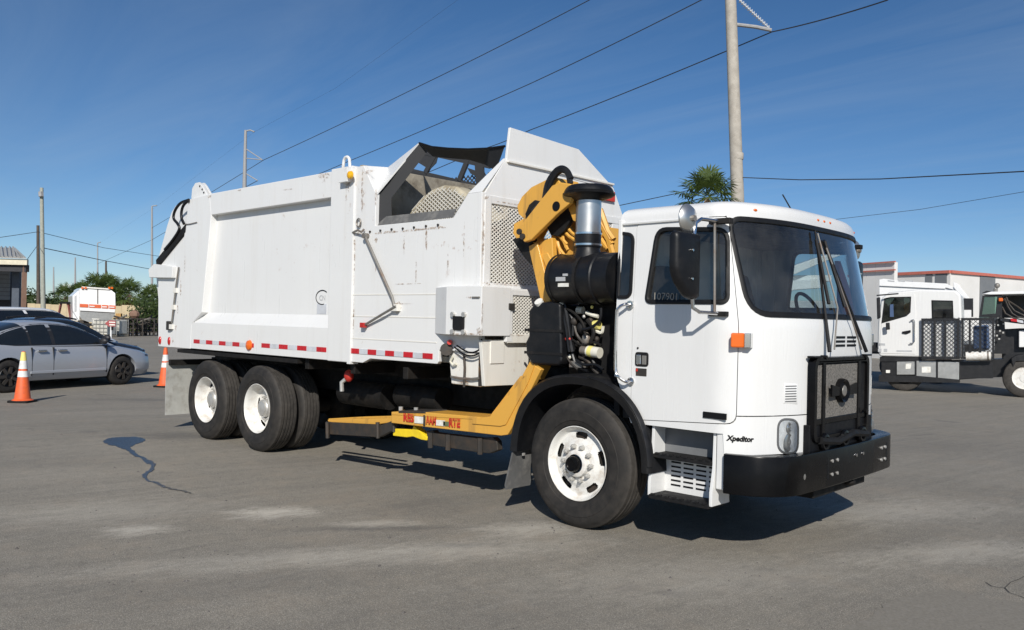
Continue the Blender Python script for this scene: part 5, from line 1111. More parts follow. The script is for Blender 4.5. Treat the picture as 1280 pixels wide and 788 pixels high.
for px, m in (([(218, 546), (300, 545), (300, 604), (218, 604)], 'alu_box'), ([(303, 542), (395, 543), (398, 628), (303, 618)], 'alu_box'), ([(402, 545), (446, 545), (498, 548), (497, 636), (402, 634)], 'alu_box')): sl_('toolbox', px, 0.0, .6, m, bevel=.01)
for px in ([(258, 555), (284, 553), (280, 577), (258, 579)], [(330, 568), (370, 568), (370, 595), (330, 595)]): sl_('toolbox_label', px, .008, .005, 'decal_white')
for x in (303, 398): sl_('box_strap', [(x-4, 540), (x+4, 540), (x+4, 632), (x-4, 630)], .012, .01, 'truck_black')
def stake(x0, x1, y0, y1, bars, back):
    for px in ([(x0, y0), (x1, y0), (x1, y0+10), (x0, y0+10)], [(x0, y1-10), (x1, y1-10), (x1, y1), (x0, y1)]): sl_('basket_rail', px, .12, .05, 'truck_black')
    for x in bars: sl_('basket_bar', [(x-5, y0), (x+5, y0), (x+5, y1), (x-5, y1)], .13, .04, 'truck_black')
    o0, o1, o2 = SP(CR([(x0, y1), (x1, y1), (x0, y0)]), .10); tag(Kp('basket_mesh', screen(MB(), o0, o1-o0, Vector((0, 0, 1)), (o1-o0).length, o2.z-o0.z, .11, .11, .014, .006), 'truck_black', smooth=0), kind='stuff')
    if back: sl_('basket_board', [(x0+30, y0+12), (x1-30, y0+12), (x1-40, y1-20), (x0+30, y1-20)], -.05, .04, 'board_tan')
stake(328, 500, 352, 534, (334, 388, 436, 492), True); stake(506, 655, 350, 534, (512, 545, 592, 650), False)
p0, p1 = SP(CR([(528, 521), (640, 519)]), .05); Kp('muffler', MB().cyl(p0, p1, .12, n=18), 'rim_white', smooth=40); Kp('muffler_clamp', MB().cyl(p0.lerp(p1, .85), p0.lerp(p1, .92), .127, n=18), 'grey_steel')
sl_('frame_rail', [(330, 548), (788, 530), (900, 530), (900, 612), (788, 608), (500, 626)], -.45, .9, 'truck_black'); sl_('battery_box', [(500, 545), (650, 545), (650, 620), (500, 622)], -.1, .4, 'truck_black')
def wheelk(par, u, v, r, off, rim=True):
    p = hit(u, v, A+nn*off, nn); q = nn
    def ring(d, rr): return [p+q*d+(er*math.cos(2*math.pi*i/32)+Vector((0, 0, math.sin(2*math.pi*i/32))))*rr for i in range(32)]
    w_ = MB().loops([ring(-.03, r*.58), ring(.0, r*.57), ring(-.06, r*.50), ring(-.09, r*.30), ring(-.02, r*.22), ring(-.01, r*.05)], caps=True).build('wheel', 'rim_white' if rim else 'dark_steel', par); MB().loops([ring(-.02, r*.57), ring(.01, r*.62), ring(.015, r*.80), ring(-.02, r*.96), ring(-.06, r), ring(-.24, r), ring(-.28, r*.9), ring(-.28, r*.5)], caps=False).build('tyre', 'tyre', w_)
zc = .50; 
def wheel_at(par, u, off, r=.50, rim=True):
    p = SP([(u, 470)], off)[0]; v = None
    lo, hi = 420., 520.
    for _ in range(30):
        m_ = (lo+hi)/2; z = SP([(u, m_)], off)[0].z
        if z > r: lo = m_
        else: hi = m_
    wheelk(par, u, lo, r, off, rim)
wheel_at(K, 1130, -.08, .49, False); wheel_at(K, 1130, -1.85, .49, False)
# loader behind the basket
G = thing('grapple_loader', 'black loader cab with white roof and hydraulic hoses beside the crew cab truck', 'loader', SP([(1250, 470)], -1)[0]*Vector((1, 1, 0)) if False else Vector((SP([(1250, 470)], -1)[0].x, SP([(1250, 470)], -1)[0].y, 0)))
Gp = lambda nm, mb, mat, par=None, **kw: mb.build(nm, mat, par or G, **kw)
def sg(nm, px, off, dep, mat, par=None, **kw): return Gp(nm, MB().ext(SP(CR(px), off), -nn*dep), mat, par, **kw)
sg('cab_frame', [(586, 345), (602, 250), (612, 250), (600, 335), (660, 330), (668, 255), (612, 256), (612, 248), (690, 244), (690, 345)], -.05, .08, 'truck_black'); sg('cab_roof', [(600, 243), (640, 232), (788, 230), (950, 232), (950, 244), (788, 243), (640, 246)], .02, 1.7, 'car_white', bevel=.02)
sg('cab_window', [(598, 336), (611, 256), (668, 255), (661, 330)], -.07, .006, 'green_glass'); sg('cab_rear', [(690, 246), (950, 246), (950, 350), (690, 350)], -1.2, .05, 'truck_black'); sg('cab_base', [(586, 343), (690, 343), (660, 360), (655, 505), (586, 500)], -.3, 1.2, 'decal_grey'); sg('operator_seat', [(560, 385), (630, 380), (636, 490), (560, 490)], -.22, .2, 'blue_seat', bevel=.04)
sg('beacon', [(674, 260), (694, 260), (694, 276), (674, 276)], .05, .08, 'orange_lens', bevel=.02); sg('control_stand', [(655, 345), (700, 345), (710, 510), (655, 510)], -.35, .2, 'truck_black'); sg('hydraulic_tank', [(690, 400), (765, 396), (950, 396), (950, 540), (690, 540)], -.5, 1.0, 'truck_black', bevel=.03); sg('oil_tank', [(765, 406), (900, 404), (900, 478), (765, 482)], -.3, .1, 'car_white', bevel=.02)
for pth in ([(700, 262), (716, 300), (735, 330), (760, 345), (800, 352)], [(692, 268), (720, 275), (760, 300), (800, 330)], [(708, 255), (722, 290), (745, 318), (800, 345)], [(690, 300), (705, 330), (740, 350), (800, 362)]): Gp('hydraulic_hose', MB().tube(SP(CR(pth), -.1), .022, 6), 'dark_steel')
sg('warning_stripe', [(728, 352), (756, 356), (758, 368), (730, 364)], 0, .02, 'red_tape'); sg('warning_stripe', [(756, 356), (784, 362), (786, 374), (758, 368)], 0, .02, 'silver_tape'); sg('loader_arm', [(690, 350), (900, 372), (900, 392), (690, 366)], -.06, .3, 'truck_black')
for x, y in ((684, 355), (692, 372), (668, 378), (676, 404), (690, 412), (662, 425), (672, 440)): sg('valve_handle', [(x, y), (x+9, y), (x+9, y+8), (x, y+8)], -.2, .04, 'cast_silver', bevel=.006)
for px in ([(600, 238), (620, 228), (640, 230), (645, 240)],): sg('roof_lamp', px, -.2, .1, 'truck_black')
p = SP(CR([(668, 205)]), -.6)[0]; Gp('roof_fan', MB().sphere(p, .07).cyl(p+Vector((0, 0, -.16)), p, .02).cyl(p+Vector((-.04, 0, -.2)), p+Vector((-.04, 0, -.08)), .05, n=10), 'grey_steel'); wheel_at(G, 1281, -.05, .50, True); wheel_at(G, 1281, -1.85, .50, True)
sg('fender', [(730, 530), (760, 515), (900, 512), (900, 545), (752, 545), (738, 575)], -.02, .5, 'truck_black', bevel=.02)
# white dump body beyond the crew cab
Dm = thing('dump_body_truck', 'white dump body with long top rail standing behind the crew cab truck', 'truck', SP([(1150, 480)], -4.2)[0]*1); Dm.location.z = 0
def sd_(nm, px, off, dep, mat, **kw): return MB().ext(SP(CR(px), off), -nn*dep).build(nm, mat, Dm, **kw)
sd_('top_rail', [(140, 206), (436, 220), (436, 214), (520, 236), (440, 196), (250, 186), (160, 174), (140, 178)], -4.2, .15, 'car_white', bevel=.01); sd_('side_wall', [(140, 204), (470, 212), (470, 460), (140, 460)], -4.26, 2.2, 'car_white', bevel=.01); sd_('tail_arm', [(470, 190), (490, 196), (545, 262), (535, 268), (505, 250), (475, 216)], -4.15, .2, 'car_white', bevel=.01)
for x in (178, 225, 262): sd_('rail_slot', [(x, 180), (x+30, 183), (x+30, 188), (x, 185)], -4.19, .01, 'decal_grey')
sd_('headboard', [(505, 262), (560, 262), (560, 345), (505, 345)], -4.1, .3, 'truck_black'); sd_('mudguard', [(520, 314), (552, 314), (552, 348), (520, 348)], -3.9, .1, 'car_white'); sd_('chassis', [(100, 460), (600, 470), (600, 520), (100, 510)], -4.5, 1.0, 'truck_black')
for u in (1120, 1170): p = SP([(u, 470)], -4.3)[0]; p.z = .5; MB().cyl(p, p-nn*.3, .5, n=24).build('wheel', 'tyre', Dm)

# ================================================================ BOOM TRUCK seen through the cab glass
Q = thing('boom_truck', 'white boom truck glimpsed through the windows of the garbage truck cab', 'truck', ground_at(1000, 21))
def vq(nm, px, d, dep, mat, par=None, **kw): return MB().ext([PD(u, v, d) for u, v in px], Vector((fwd.x, fwd.y, 0))*dep).build(nm, mat, par or Q, **kw)
vq('boom', [(975, 350), (984, 335), (1022, 322), (1060, 310), (1060, 316), (1024, 330), (996, 342)], 20.5, .4, 'car_white', bevel=.02); vq('boom_pedestal', [(966, 373), (968, 356), (990, 351), (1030, 349), (1030, 360), (992, 363), (976, 374)], 20.4, .5, 'car_white', bevel=.02); vq('service_body', [(940, 345), (1040, 344), (1040, 352), (940, 355)], 20.8, 1.8, 'car_white', bevel=.02); vq('body_side', [(938, 376), (1045, 376), (1045, 420), (938, 420)], 20.6, 2, 'decal_grey', bevel=.03)
vq('chassis', [(925, 420), (1060, 420), (1060, 440), (925, 440)], 20.7, 1.5, 'truck_black')
for u in (945, 1035): p = ground_at(u, 20.5); p.z = .48; MB().cyl(p, p+Vector((fwd.x, fwd.y, 0))*.3, .48, n=24).build('wheel', 'tyre', Q)

# ================================================================ BUILDINGS
t = NT('metal_siding'); c = t.coord(); t.bsdf(t.mix(t.ramp(t.noise(.5, 4, .6, c), .3, .7), (.66, .65, .62), (.74, .73, .70)), .6)
plain('siding_grey', (.17, .18, .19), .6, var=.08, scale=1); plain('trim_red', (.50, .15, .11), .6); plain('cream_fascia', (.62, .57, .44), .6); plain('roof_metal', (.42, .42, .40), .5, .3, dirt=(.25, .2, .15), dirt_amt=.5); plain('brown_post', (.22, .13, .09), .7); plain('shed_dark', (.035, .035, .04), .8); plain('roll_door', (.16, .17, .18), .6); plain('shed_wall_blue', (.07, .085, .11), .7)
def gp(u, d): p = ground_at(u, d); return p
def wallbox(nm, a, b, z0, z1, th, mat, par, **kw):       # wall between ground points a, b
    d = (b-a).normalized(); n_ = Vector((d.y, -d.x, 0)); n_ = -n_ if n_.dot(CAM-a) > 0 else n_
    return MB().ext([Vector((a.x, a.y, z0)), Vector((b.x, b.y, z0)), Vector((b.x, b.y, z1)), Vector((a.x, a.y, z1))], n_*th).build(nm, mat, par, **kw)
def zt(u, v, d): return PD(u, v, d).z
def warehouse(label, corner_u, corner_d, ul, dl, ur, dr, vtop, greys):
    c0, l0, r0 = gp(corner_u, corner_d), gp(ul, dl), gp(ur, dr); H_ = zt(corner_u, vtop, corner_d)
    Wh = thing('warehouse', label, 'building', c0); 
    for a, b, gs in ((c0, l0, greys[0]), (c0, r0, greys[1])):
        Ln = (b-a).length; d = (b-a).normalized(); n_ = Vector((d.y, -d.x, 0)); n_ = n_ if n_.dot(CAM-a) > 0 else -n_
        cuts = sorted(set([0, 1]+[g for q in gs for g in q]))
        for f0, f1 in zip(cuts, cuts[1:]):
            isg = any(q[0] <= f0 < q[1] for q in gs); k = max(1, int((f1-f0)*Ln/3.0))
            for i in range(k):
                p0, p1 = a+d*Ln*(f0+(f1-f0)*i/k)+d*.01, a+d*Ln*(f0+(f1-f0)*(i+1)/k)-d*.01; wallbox('wall_panel', p0+n_*(.05 if isg else 0), p1+n_*(.05 if isg else 0), 0, H_, .25, 'siding_grey' if isg else 'metal_siding', Wh)
        wallbox('eave_trim', a+n_*.15, b+n_*.15, H_-.04, H_+.18, .5, 'trim_red', Wh); wallbox('base_band', a+n_*.06, b+n_*.06, 0, .9, .05, 'siding_grey', Wh)
    MB().ext([Vector((p.x, p.y, H_+.1)) for p in (c0, l0, l0+(r0-c0), r0)], (0, 0, .05)).build('roof', 'roof_metal', Wh, smooth=0)
    return Wh
warehouse('long white warehouse with red eaves and grey wall bays', 1187, 62, 1060, 70, 1420, 78, 341, ([(.03, .13), (.16, .22)], [(.13, .20), (.36, .43), (.62, .70)]))
Wn = thing('metal_hall', 'low white metal hall with red roof edge beside the boom truck row', 'building', gp(1095, 48)); a, b = gp(1060, 49), gp(1117, 46)
for i in range(5): wallbox('wall_panel', a.lerp(b, i/5), a.lerp(b, (i+.98)/5), 0, zt(1100, 330, 47.5), .25, 'metal_siding', Wn)
for dz in (0, -.45): wallbox('eave_trim', a+(CAM-a).normalized()*.2, b+(CAM-b).normalized()*.2, zt(1100, 330, 47.5)+dz-.02, zt(1100, 330, 47.5)+dz+.05, .1, 'trim_red', Wn)

# open shed at the far left
S = thing('open_shed', 'dark open metal shed with cream fascia and grey roll door', 'building', gp(5, 44)); d0 = 44
rt = Vector((rgt.x, rgt.y, 0)); fw0 = Vector((fwd.x, fwd.y, 0)).normalized()
def sb(nm, u0, u1, z0, z1, d, dep, mat): return wallbox(nm, gp(u0, d), gp(u1, d), z0, z1, dep, mat, S)
zf0, zf1 = zt(15, 331, d0), zt(15, 324, d0)
sb('fascia', -120, 32, zf0, zf1, d0, .15, 'cream_fascia'); sb('eave_beam', -120, 31, zf0-.35, zf0+.02, d0+.2, .3, 'shed_dark'); sb('back_wall', -120, 12, 0, zf0, d0+5, .2, 'shed_dark'); sb('end_wall', 14, 23, 0, zf0, d0+1.5, .2, 'shed_wall_blue')
for i in range(9): sb('door_slat', -100, 11, zt(5, 375, d0+4)+i*.24, zt(5, 375, d0+4)+i*.24+.22, d0+4+.03*(i % 2), .06, 'roll_door')
for u in (29.2, -60): p = gp(u, d0+.3); MB().box(p.x-.10, p.x+.10, p.y-.10, p.y+.10, 0, zf0).build('post', 'brown_post', S)
MB().ext([Vector((*gp(-120, d0-.1).xy, zf1+.02)), Vector((*gp(31, d0-.1).xy, zf1+.02)), Vector((*gp(17, d0+5).xy, zt(17, 311, d0+5))), Vector((*gp(-120, d0+5).xy, zt(17, 311, d0+5)))], (0, 0, .06)).build('roof', 'roof_metal', S, smooth=0)
for i in range(14):
    u = -40+i*5.2; p0 = Vector((*gp(u, d0-.1).xy, zf1+.11)); p1 = Vector((*gp(min(u, 16)-2, d0+4.9).xy, zt(17, 311, d0+5)+.09)); MB().tube([p0, p1], .05, 5).build('roof_rib', 'roof_metal', S)

# ================================================================ LEFT YARD
# beige corrugated fence
plain('fence_beige', (.55, .46, .30), .7, var=.08, scale=.8, dirt=(.4, .3, .2), dirt_amt=.3)
Fe = thing('sheet_fence', 'beige corrugated sheet fence below the palms', 'fence', gp(110, 75)); n_ = 15
for i in range(n_):
    u0, u1 = 34+i*9.8, 34+(i+1)*9.8
    if 144 < u0+2 < 150: continue
    a, b = gp(u0, 75), gp(u1-.15, 75); d = (b-a); L_ = d.length; d.normalize(); q = -fw0; k = 16; top = []
    lp0 = [a+d*L_*j/k+q*(.03 if j % 2 else 0) for j in range(k+1)]; zt_ = zt(100, 381, 75)+rnd.uniform(-.05, .05)
    MB().loops([[Vector((p.x, p.y, .05)) for p in lp0]+[Vector((p.x, p.y, .05))-q*.02 for p in reversed(lp0)], [Vector((p.x, p.y, zt_)) for p in lp0]+[Vector((p.x, p.y, zt_))-q*.02 for p in reversed(lp0)]]).build('fence_sheet', 'fence_beige', Fe, smooth=0)
plain('rust_door', (.42, .24, .08), .8); Rd = wallbox('container_door', gp(144.5, 73), gp(151, 73), .05, zt(147, 392, 73), .3, 'rust_door', None, bevel=.02); tag(Rd, 'rusty brown steel door leaf standing against the beige fence', 'door')
# tank truck rear
TK = thing('tank_truck', 'white refuse tank truck seen from behind with orange striped band', 'truck', gp(120, 60)); CT = lambda pts: [(60+x/8.757, 340+y/8.757) for x, y in pts]
def vt(nm, px, d, dep, mat, **kw): return MB().ext([PD(u, v, d) for u, v in CT(px)], (fw0-rt*.62).normalized()*dep).build(nm, mat, TK, **kw)
vt('tank_body', [(342, 192), (382, 168), (680, 190), (738, 236), (742, 400), (728, 470), (690, 525), (620, 550), (450, 548), (370, 520), (345, 470)], 60, 5, 'car_white', bevel=.05)
vt('side_box', [(268, 262), (345, 195), (345, 535), (272, 535)], 60.4, 4, 'car_white', bevel=.03); vt('side_recess', [(290, 270), (312, 255), (312, 430), (290, 440)], 60.38, .05, 'decal_grey'); vt('rear_seam', [(540, 178), (548, 178), (548, 350), (540, 350)], 59.97, .05, 'dark_steel'); vt('top_lip', [(372, 160), (672, 182), (672, 196), (372, 176)], 59.9, .2, 'old_white')
vt('tank_belly', [(352, 432), (735, 456), (728, 475), (690, 528), (620, 553), (450, 551), (370, 523), (350, 472)], 59.95, .05, 'alu_box')
plain('stripe_orange', (.62, .12, .04), .5)
for i, (x0, x1) in enumerate(((348, 440), (450, 520), (520, 580), (590, 660), (670, 740))): vt('stripe_block', [(x0, 350+(x0-348)*.05), (x1, 350+(x1-348)*.05), (x1, 386+(x1-348)*.05), (x0, 386+(x0-348)*.05)], 59.96, .03, 'stripe_orange')
for x0 in (455, 590, 672): vt('stripe_inset', [(x0, 368+(x0-348)*.04), (x0+55, 370+(x0-348)*.04), (x0+55, 380+(x0-348)*.04), (x0, 378+(x0-348)*.04)], 59.94, .02, 'car_white')
vt('hose_rail', [(352, 424), (735, 446), (735, 454), (352, 432)], 59.93, .05, 'dark_steel'); vt('rear_bumper', [(340, 560), (740, 570), (740, 600), (340, 590)], 60, .4, 'truck_black'); vt('rear_plate', [(480, 512), (555, 514), (555, 580), (480, 578)], 59.85, .05, 'decal_white')
for x in (365, 400, 660, 690): vt('work_lamp', [(x, 165), (x+22, 167), (x+22, 188), (x, 186)], 59.85, .1, 'orange_lens')
for u in (104, 139): p = gp(u, 60.5); p.z = .5; MB().cyl(p, p+fw0*.01+rt*.0, .5, n=20) and MB().cyl(p-rt*.25, p+rt*.25, .5, n=24).build('wheel', 'tyre', TK)
# red arrow sign on white post
plain('sign_red', (.33, .07, .07), .6); Sg = thing('post_sign', 'small red and white arrow-shaped sign on a white post', 'sign', gp(139, 50))
def vs_(nm, px, d, dep, mat): return MB().ext([PD(u, v, d) for u, v in CT(px)], fw0*dep).build(nm, mat, Sg)
vs_('panel', [(622, 565), (668, 530), (740, 535), (740, 598), (665, 600)], 50, .03, 'sign_red'); vs_('lettering', [(668, 545), (735, 548), (735, 560), (668, 557)], 49.98, .01, 'decal_white'); vs_('lettering', [(672, 572), (735, 575), (735, 588), (672, 586)], 49.98, .01, 'decal_white'); p = gp(139.3, 50.05); MB().cyl((p.x, p.y, 0), (p.x, p.y, zt(139, 408, 50)), .05).build('post', 'car_white', Sg)
vs_('bracket', [(690, 600), (712, 600), (710, 640), (692, 640)], 49.97, .06, 'ink')
# caged totes
plain('tote_white', (.50, .49, .44), .5, var=.2)
def tote(u, d, label):
    p = gp(u, d); Tt = thing('caged_tote', label, 'container', p, 0, 'caged totes by the tank truck'); M_ = Matrix.Translation(p) @ Matrix.Rotation(.6, 4, 'Z')
    MB().box(-.52, .52, -.45, .45, .16, 1.10, M_).build('tank', 'tote_white', Tt, bevel=.06)
    MB().box(-.58, .58, -.5, .5, .02, .13, M_).build('pallet', 'board_tan', Tt)
    for i in range(5):
        for y in (-.49, .49): MB().box(-.55+i*.27, -.52+i*.27, y-.012, y+.012, .13, 1.15, M_).build('cage_bar', 'alu_box', Tt)
    for z in (.35, .6, .85, 1.12):
        for y in (-.5, .5): MB().box(-.57, .57, y-.012, y+.012, z-.015, z+.015, M_).build('cage_bar', 'alu_box', Tt)
tote(131, 55, 'caged white liquid tote standing left of the arrow sign'); tote(146, 57, 'caged white liquid tote standing right of the arrow sign')
# red sawhorse frame
plain('trestle_red', (.16, .04, .03), .6); Af = thing('steel_trestle', 'tall red steel trestle with black top plate beside the tank truck', 'trestle', gp(80, 62))
for px in ([(96, 510), (108, 510), (142, 345), (130, 345)], [(238, 525), (256, 525), (222, 345), (206, 345)]): MB().ext([PD(u, v, 62) for u, v in CT(px)]+[], fw0*.2).build('leg', 'trestle_red', Af)
MB().ext([PD(u, v, 61.9) for u, v in CT([(122, 330), (228, 330), (228, 350), (122, 350)])], fw0*.4).build('top_plate', 'ink', Af)
for px in ([(92, 510), (104, 510), (95, 560), (84, 560)], [(246, 525), (260, 525), (268, 570), (255, 570)]):
    pp = [PD(u, v, 62) for u, v in CT(px)]; pp[2].z = pp[3].z = 0; MB().ext(pp, fw0*.2).build('leg_foot', 'ink', Af)
# pipe racks / scrap
for i, (u, wd) in enumerate(((158, 1.3), (168, 1.5), (180, 1.8), (190, 1.3))):
    p = gp(u, 58+i); Rk = thing('pipe_rack', ['dark pipe rack nearest the totes in the scrap row', 'dark pipe rack topped by a brown bundle', 'wide dark pipe rack in front of the fence', 'dark pipe rack at the hedge end of the scrap row'][i], 'rack', p, 0, 'dark racks by the fence'); M_ = Matrix.Translation(p) @ Matrix.Rotation(.75, 4, 'Z')
    for x in (-wd/2, 0, wd/2):
        for y in (-.3, .3): MB().box(x-.04, x+.04, y-.04, y+.04, 0, 1.25, M_).build('upright', 'dark_steel', Rk)
    for z in (.25, .55, .85, 1.2):
        for y in (-.33, .33): MB().box(-wd/2-.1, wd/2+.1, y-.03, y+.03, z-.03, z+.03, M_).build('rail', 'dark_steel', Rk)
    for k in range(7): a = M_ @ Vector((rnd.uniform(-.6, .6), rnd.uniform(-.25, .25), .3+rnd.random()*.9)); b = a+Vector((rnd.uniform(-.8, .8), rnd.uniform(-.8, .8), rnd.uniform(-.1, .35))); MB().cyl(a, b, .06).build('pipe', ['dark_steel', 'grey_steel', 'chassis'][k % 3], Rk)
    if i == 1: MB().sphere(M_ @ Vector((0, 0, 1.5)), .42, .35, .32, 9, 5).build('bundle', 'brown_post', Rk, smooth=0)

# ================================================================ POLES AND LINES
plain('pole_concrete', (.40, .37, .32), .8, var=.15, scale=1.2, dirt=(.25, .22, .18), dirt_amt=.5); plain('pole_wood', (.085, .066, .052), .9, var=.2, scale=3); plain('pole_green', (.33, .34, .29), .85, var=.15); plain('wire', (.03, .03, .032), .5); plain('far_pole', (.30, .30, .30), .7); plain('insulator', (.62, .64, .66), .3)
def tpole(u0, v0, u1, v1, d, r0, r1, label, mat='far_pole', name='transmission_pole', grp='tall transmission poles receding to the left', H0=0):
    a, b = PD(u0, v0, d), PD(u1, v1, d); base = b+(b-a)*((b.z)/(a.z-b.z)); base.z = 0
    Tp = thing(name, label, 'pole', base, 0, grp); MB().tube([base-Vector((0, 0, .2)), b, a], [r1, r1, r0], 14).build('shaft', mat, Tp, smooth=60); return Tp
N0 = tpole(908, -150, 922, 250, 61, .36, .47, 'tall grey concrete transmission pole rising behind the cab roof', 'pole_concrete')
p = PD(921, 196, 61); MB().lathe([(-.25, .45), (-.2, .48), (.2, .48), (.25, .45)], p, 'z', 16).build('shaft_joint', 'pole_concrete', N0)
def arm(par, d, pts, r, mat='far_pole', nm='cross_arm'): return MB().tube([PD(u, v, d) for u, v in pts], r, 8).build(nm, mat, par)
arm(N0, 61, [(920, 31), (945, 34), (964, 38)], .14); A_tip = PD(965, 40, 61)
a, b = PD(924, 0, 61), PD(962, 36, 61); ins = MB().tube([a, b], .05, 6)
for i in range(14): q = a.lerp(b, .05+.9*i/13); d_ = (b-a).normalized(); ins.cyl(q-d_*.05, q+d_*.05, .17, .10, 10)
ins.build('insulator_string', 'insulator', N0)
F1 = tpole(307, 163, 305.5, 240, 127, .20, .32, 'grey transmission pole with triangular arm standing beyond the packer body')
arm(F1, 127, [(307, 164), (313, 163), (318, 165)], .12); arm(F1, 127, [(307, 198), (328, 200)], .08); arm(F1, 127, [(307, 186), (328, 200)], .08); arm(F1, 127, [(307, 217), (322, 226)], .08)
F2 = tpole(190, 258, 190, 330, 222, .2, .3, 'thin grey transmission pole standing left of the tailgate'); arm(F2, 222, [(190, 258), (196, 257)], .15)
F3 = tpole(122, 304, 122, 345, 337, .2, .3, 'distant grey transmission pole above the palms'); arm(F3, 337, [(122, 304), (126, 303)], .18)
F4 = tpole(94, 322, 94, 350, 430, .3, .45, 'farther grey transmission pole left of the tank truck, barely visible'); F5 = tpole(67, 334, 67, 352, 520, .3, .45, 'farthest grey transmission pole above the hedge, barely visible')
W1 = tpole(52, 235, 54, 385, 66, .13, .18, 'tall weathered utility pole standing beside the open shed', 'pole_green', 'utility_pole', 'wooden utility poles'); W2 = tpole(47.5, 282, 48, 385, 80, .13, .17, 'shorter dark wooden utility pole beside the tall weathered one', 'pole_wood', 'utility_pole', 'wooden utility poles')
W3 = tpole(132.5, 327, 132.5, 345, 120, .12, .14, 'small dark pole poking above the palm crowns', 'pole_wood', 'utility_pole', 'wooden utility poles')
MB().tube([PD(51, 240, 65.8), PD(51.5, 246, 65.8)], .2, 6).build('pole_band', 'far_pole', W1)
def line(pts, label, r=.03, n=24, sag=0.):
    P = [PD(u, v, d) for u, v, d in pts]; path = []
    for a, b in zip(P, P[1:]):
        for i in range(n): k = i/n; q = a.lerp(b, k); q.z -= sag*4*k*(1-k); path.append(q)
    path.append(P[-1]); return tag(MB().tube(path, r, 5).build('power_line', 'wire', None), label, 'cable', 'overhead power lines')
line([(1110, 0, 50), (965, 40, 61), (662, 163, 88), (605, 186, 94), (330, 300, 127)], 'power line resting on the near transmission pole arm', .045, 12, .12)
line([(1400, -240, 47), (877, 0, 70), (660, 106, 87), (440, 200, 110), (318, 250, 127)], 'power line crossing the sky just above the hopper headboard', .045, 12, .1)
line([(1040, -160, 61), (737, 0, 82), (530, 105, 103), (330, 200, 127), (190, 285, 222)], 'power line ending at the triangular arm of the distant pole', .045, 12, .1)
line([(322, 226, 127), (262, 258, 160), (190, 300, 222), (122, 330, 337)], 'lower line running from the distant pole past the tailgate', .05, 10)
line([(600, -20, 92), (420, 110, 112), (318, 165, 127), (196, 258, 222), (126, 303, 337)], 'hair-thin shield wire running over the distant pole tops', .009, 12)
line([(925, 222, 61), (1000, 225, 55), (1100, 224, 48), (1280, 214.5, 40), (1400, 206, 36)], 'service cable running right from behind the near pole', .032, 10)
line([(640, 292, 74), (770, 258, 67), (846, 242, 63), (922, 222, 61)], 'service cable descending behind the palm and cab roof', .03, 10)
line([(960, 284, 90), (1040, 275, 86), (1150, 262, 80), (1280, 240, 72), (1400, 222, 66)], 'faint cable high over the long white warehouse', .022, 10)
line([(-80, 305, 60), (0, 297, 64), (47.5, 290, 66), (130, 310, 80), (260, 330, 100)], 'upper thin cable strung past the utility poles', .022, 10); line([(53, 310, 66), (130, 326, 85), (190, 337, 110), (300, 352, 140)], 'lower dark cable strung from the tall utility pole', .035, 10)
line([(47.5, 306, 66), (30, 330, 50)], 'short service drop from the utility poles to the shed', .02, 8)

# ================================================================ TREES
def leafmat(name, c1, c2):
    t = NT(name); c = t.coord(); oi = t.n('ShaderNodeObjectInfo'); f_ = t.noise(.9, 4, .6, c)
    k = t.mix(t.ramp(f_, .3, .7), c1, c2); d = t.n('ShaderNodeBsdfDiffuse'); t.set(d.inputs[0], k); tr = t.n('ShaderNodeBsdfTranslucent'); t.set(tr.inputs[0], t.mix(.5, k, (.16, .20, .03))); g = t.n('ShaderNodeBsdfGlossy'); g.inputs['Roughness'].default_value = .4
    m1 = t.n('ShaderNodeMixShader'); m1.inputs[0].default_value = .28; m2 = t.n('ShaderNodeMixShader'); m2.inputs[0].default_value = .06
    for s_, d_ in ((d.outputs[0], m1.inputs[1]), (tr.outputs[0], m1.inputs[2]), (m1.outputs[0], m2.inputs[1]), (g.outputs[0], m2.inputs[2]), (m2.outputs[0], t.o.inputs[0])): t.t.links.new(s_, d_)
leafmat('palm_leaf', (.055, .095, .022), (.12, .165, .045)); leafmat('dead_frond', (.16, .10, .045), (.24, .16, .07)); leafmat('bush_leaf', (.025, .048, .012), (.07, .10, .025)); plain('bark', (.16, .125, .095), .95, var=.3, scale=5, bump=.6, bscale=15)
def palm_meshes(seed, n=46):
    g = random.Random(seed); live, dead = MB(), MB()
    for i in range(n):
        az = i*2.39996+g.uniform(-.2, .2); el = R(85)-(i/n)**.8*R(150); dd = el < R(-38); mb = dead if dd else live
        st_ = g.uniform(.85, 1.15)*(1.0 if not dd else .8); dr = Vector((math.cos(az)*math.cos(el), math.sin(az)*math.cos(el), math.sin(el))); base = dr*.12; hub = dr*st_-Vector((0, 0, .10)); sd = dr.cross(Vector((0, 0, 1))).normalized() if abs(dr.z) < .98 else Vector((1, 0, 0)); nm = sd.cross(dr)
        mb.loops([[base+sd*.02, base-sd*.02, base+nm*.03], [hub+sd*.015, hub-sd*.015, hub+nm*.02]], caps=False)
        for k in range(17):
            a = R(-125+250*k/16)+g.uniform(-.05, .05); ln = g.uniform(.75, .95)*(1-.25*abs(a)/2.2); d2 = (dr*math.cos(a)+sd*math.sin(a)).normalized(); w_ = .045; s2 = d2.cross(nm).normalized(); droop = Vector((0, 0, -.22*g.uniform(.6, 1.5)))
            m_ = hub+d2*ln*.55+droop*.2; e = hub+d2*ln+droop; mb.add([hub, m_+s2*w_, m_-s2*w_, e], [(0, 1, 2), (1, 3, 2)])
    return live, dead
PM = []
for sd in (1, 2):
    l_, d_ = palm_meshes(sd); PM.append((l_, d_))
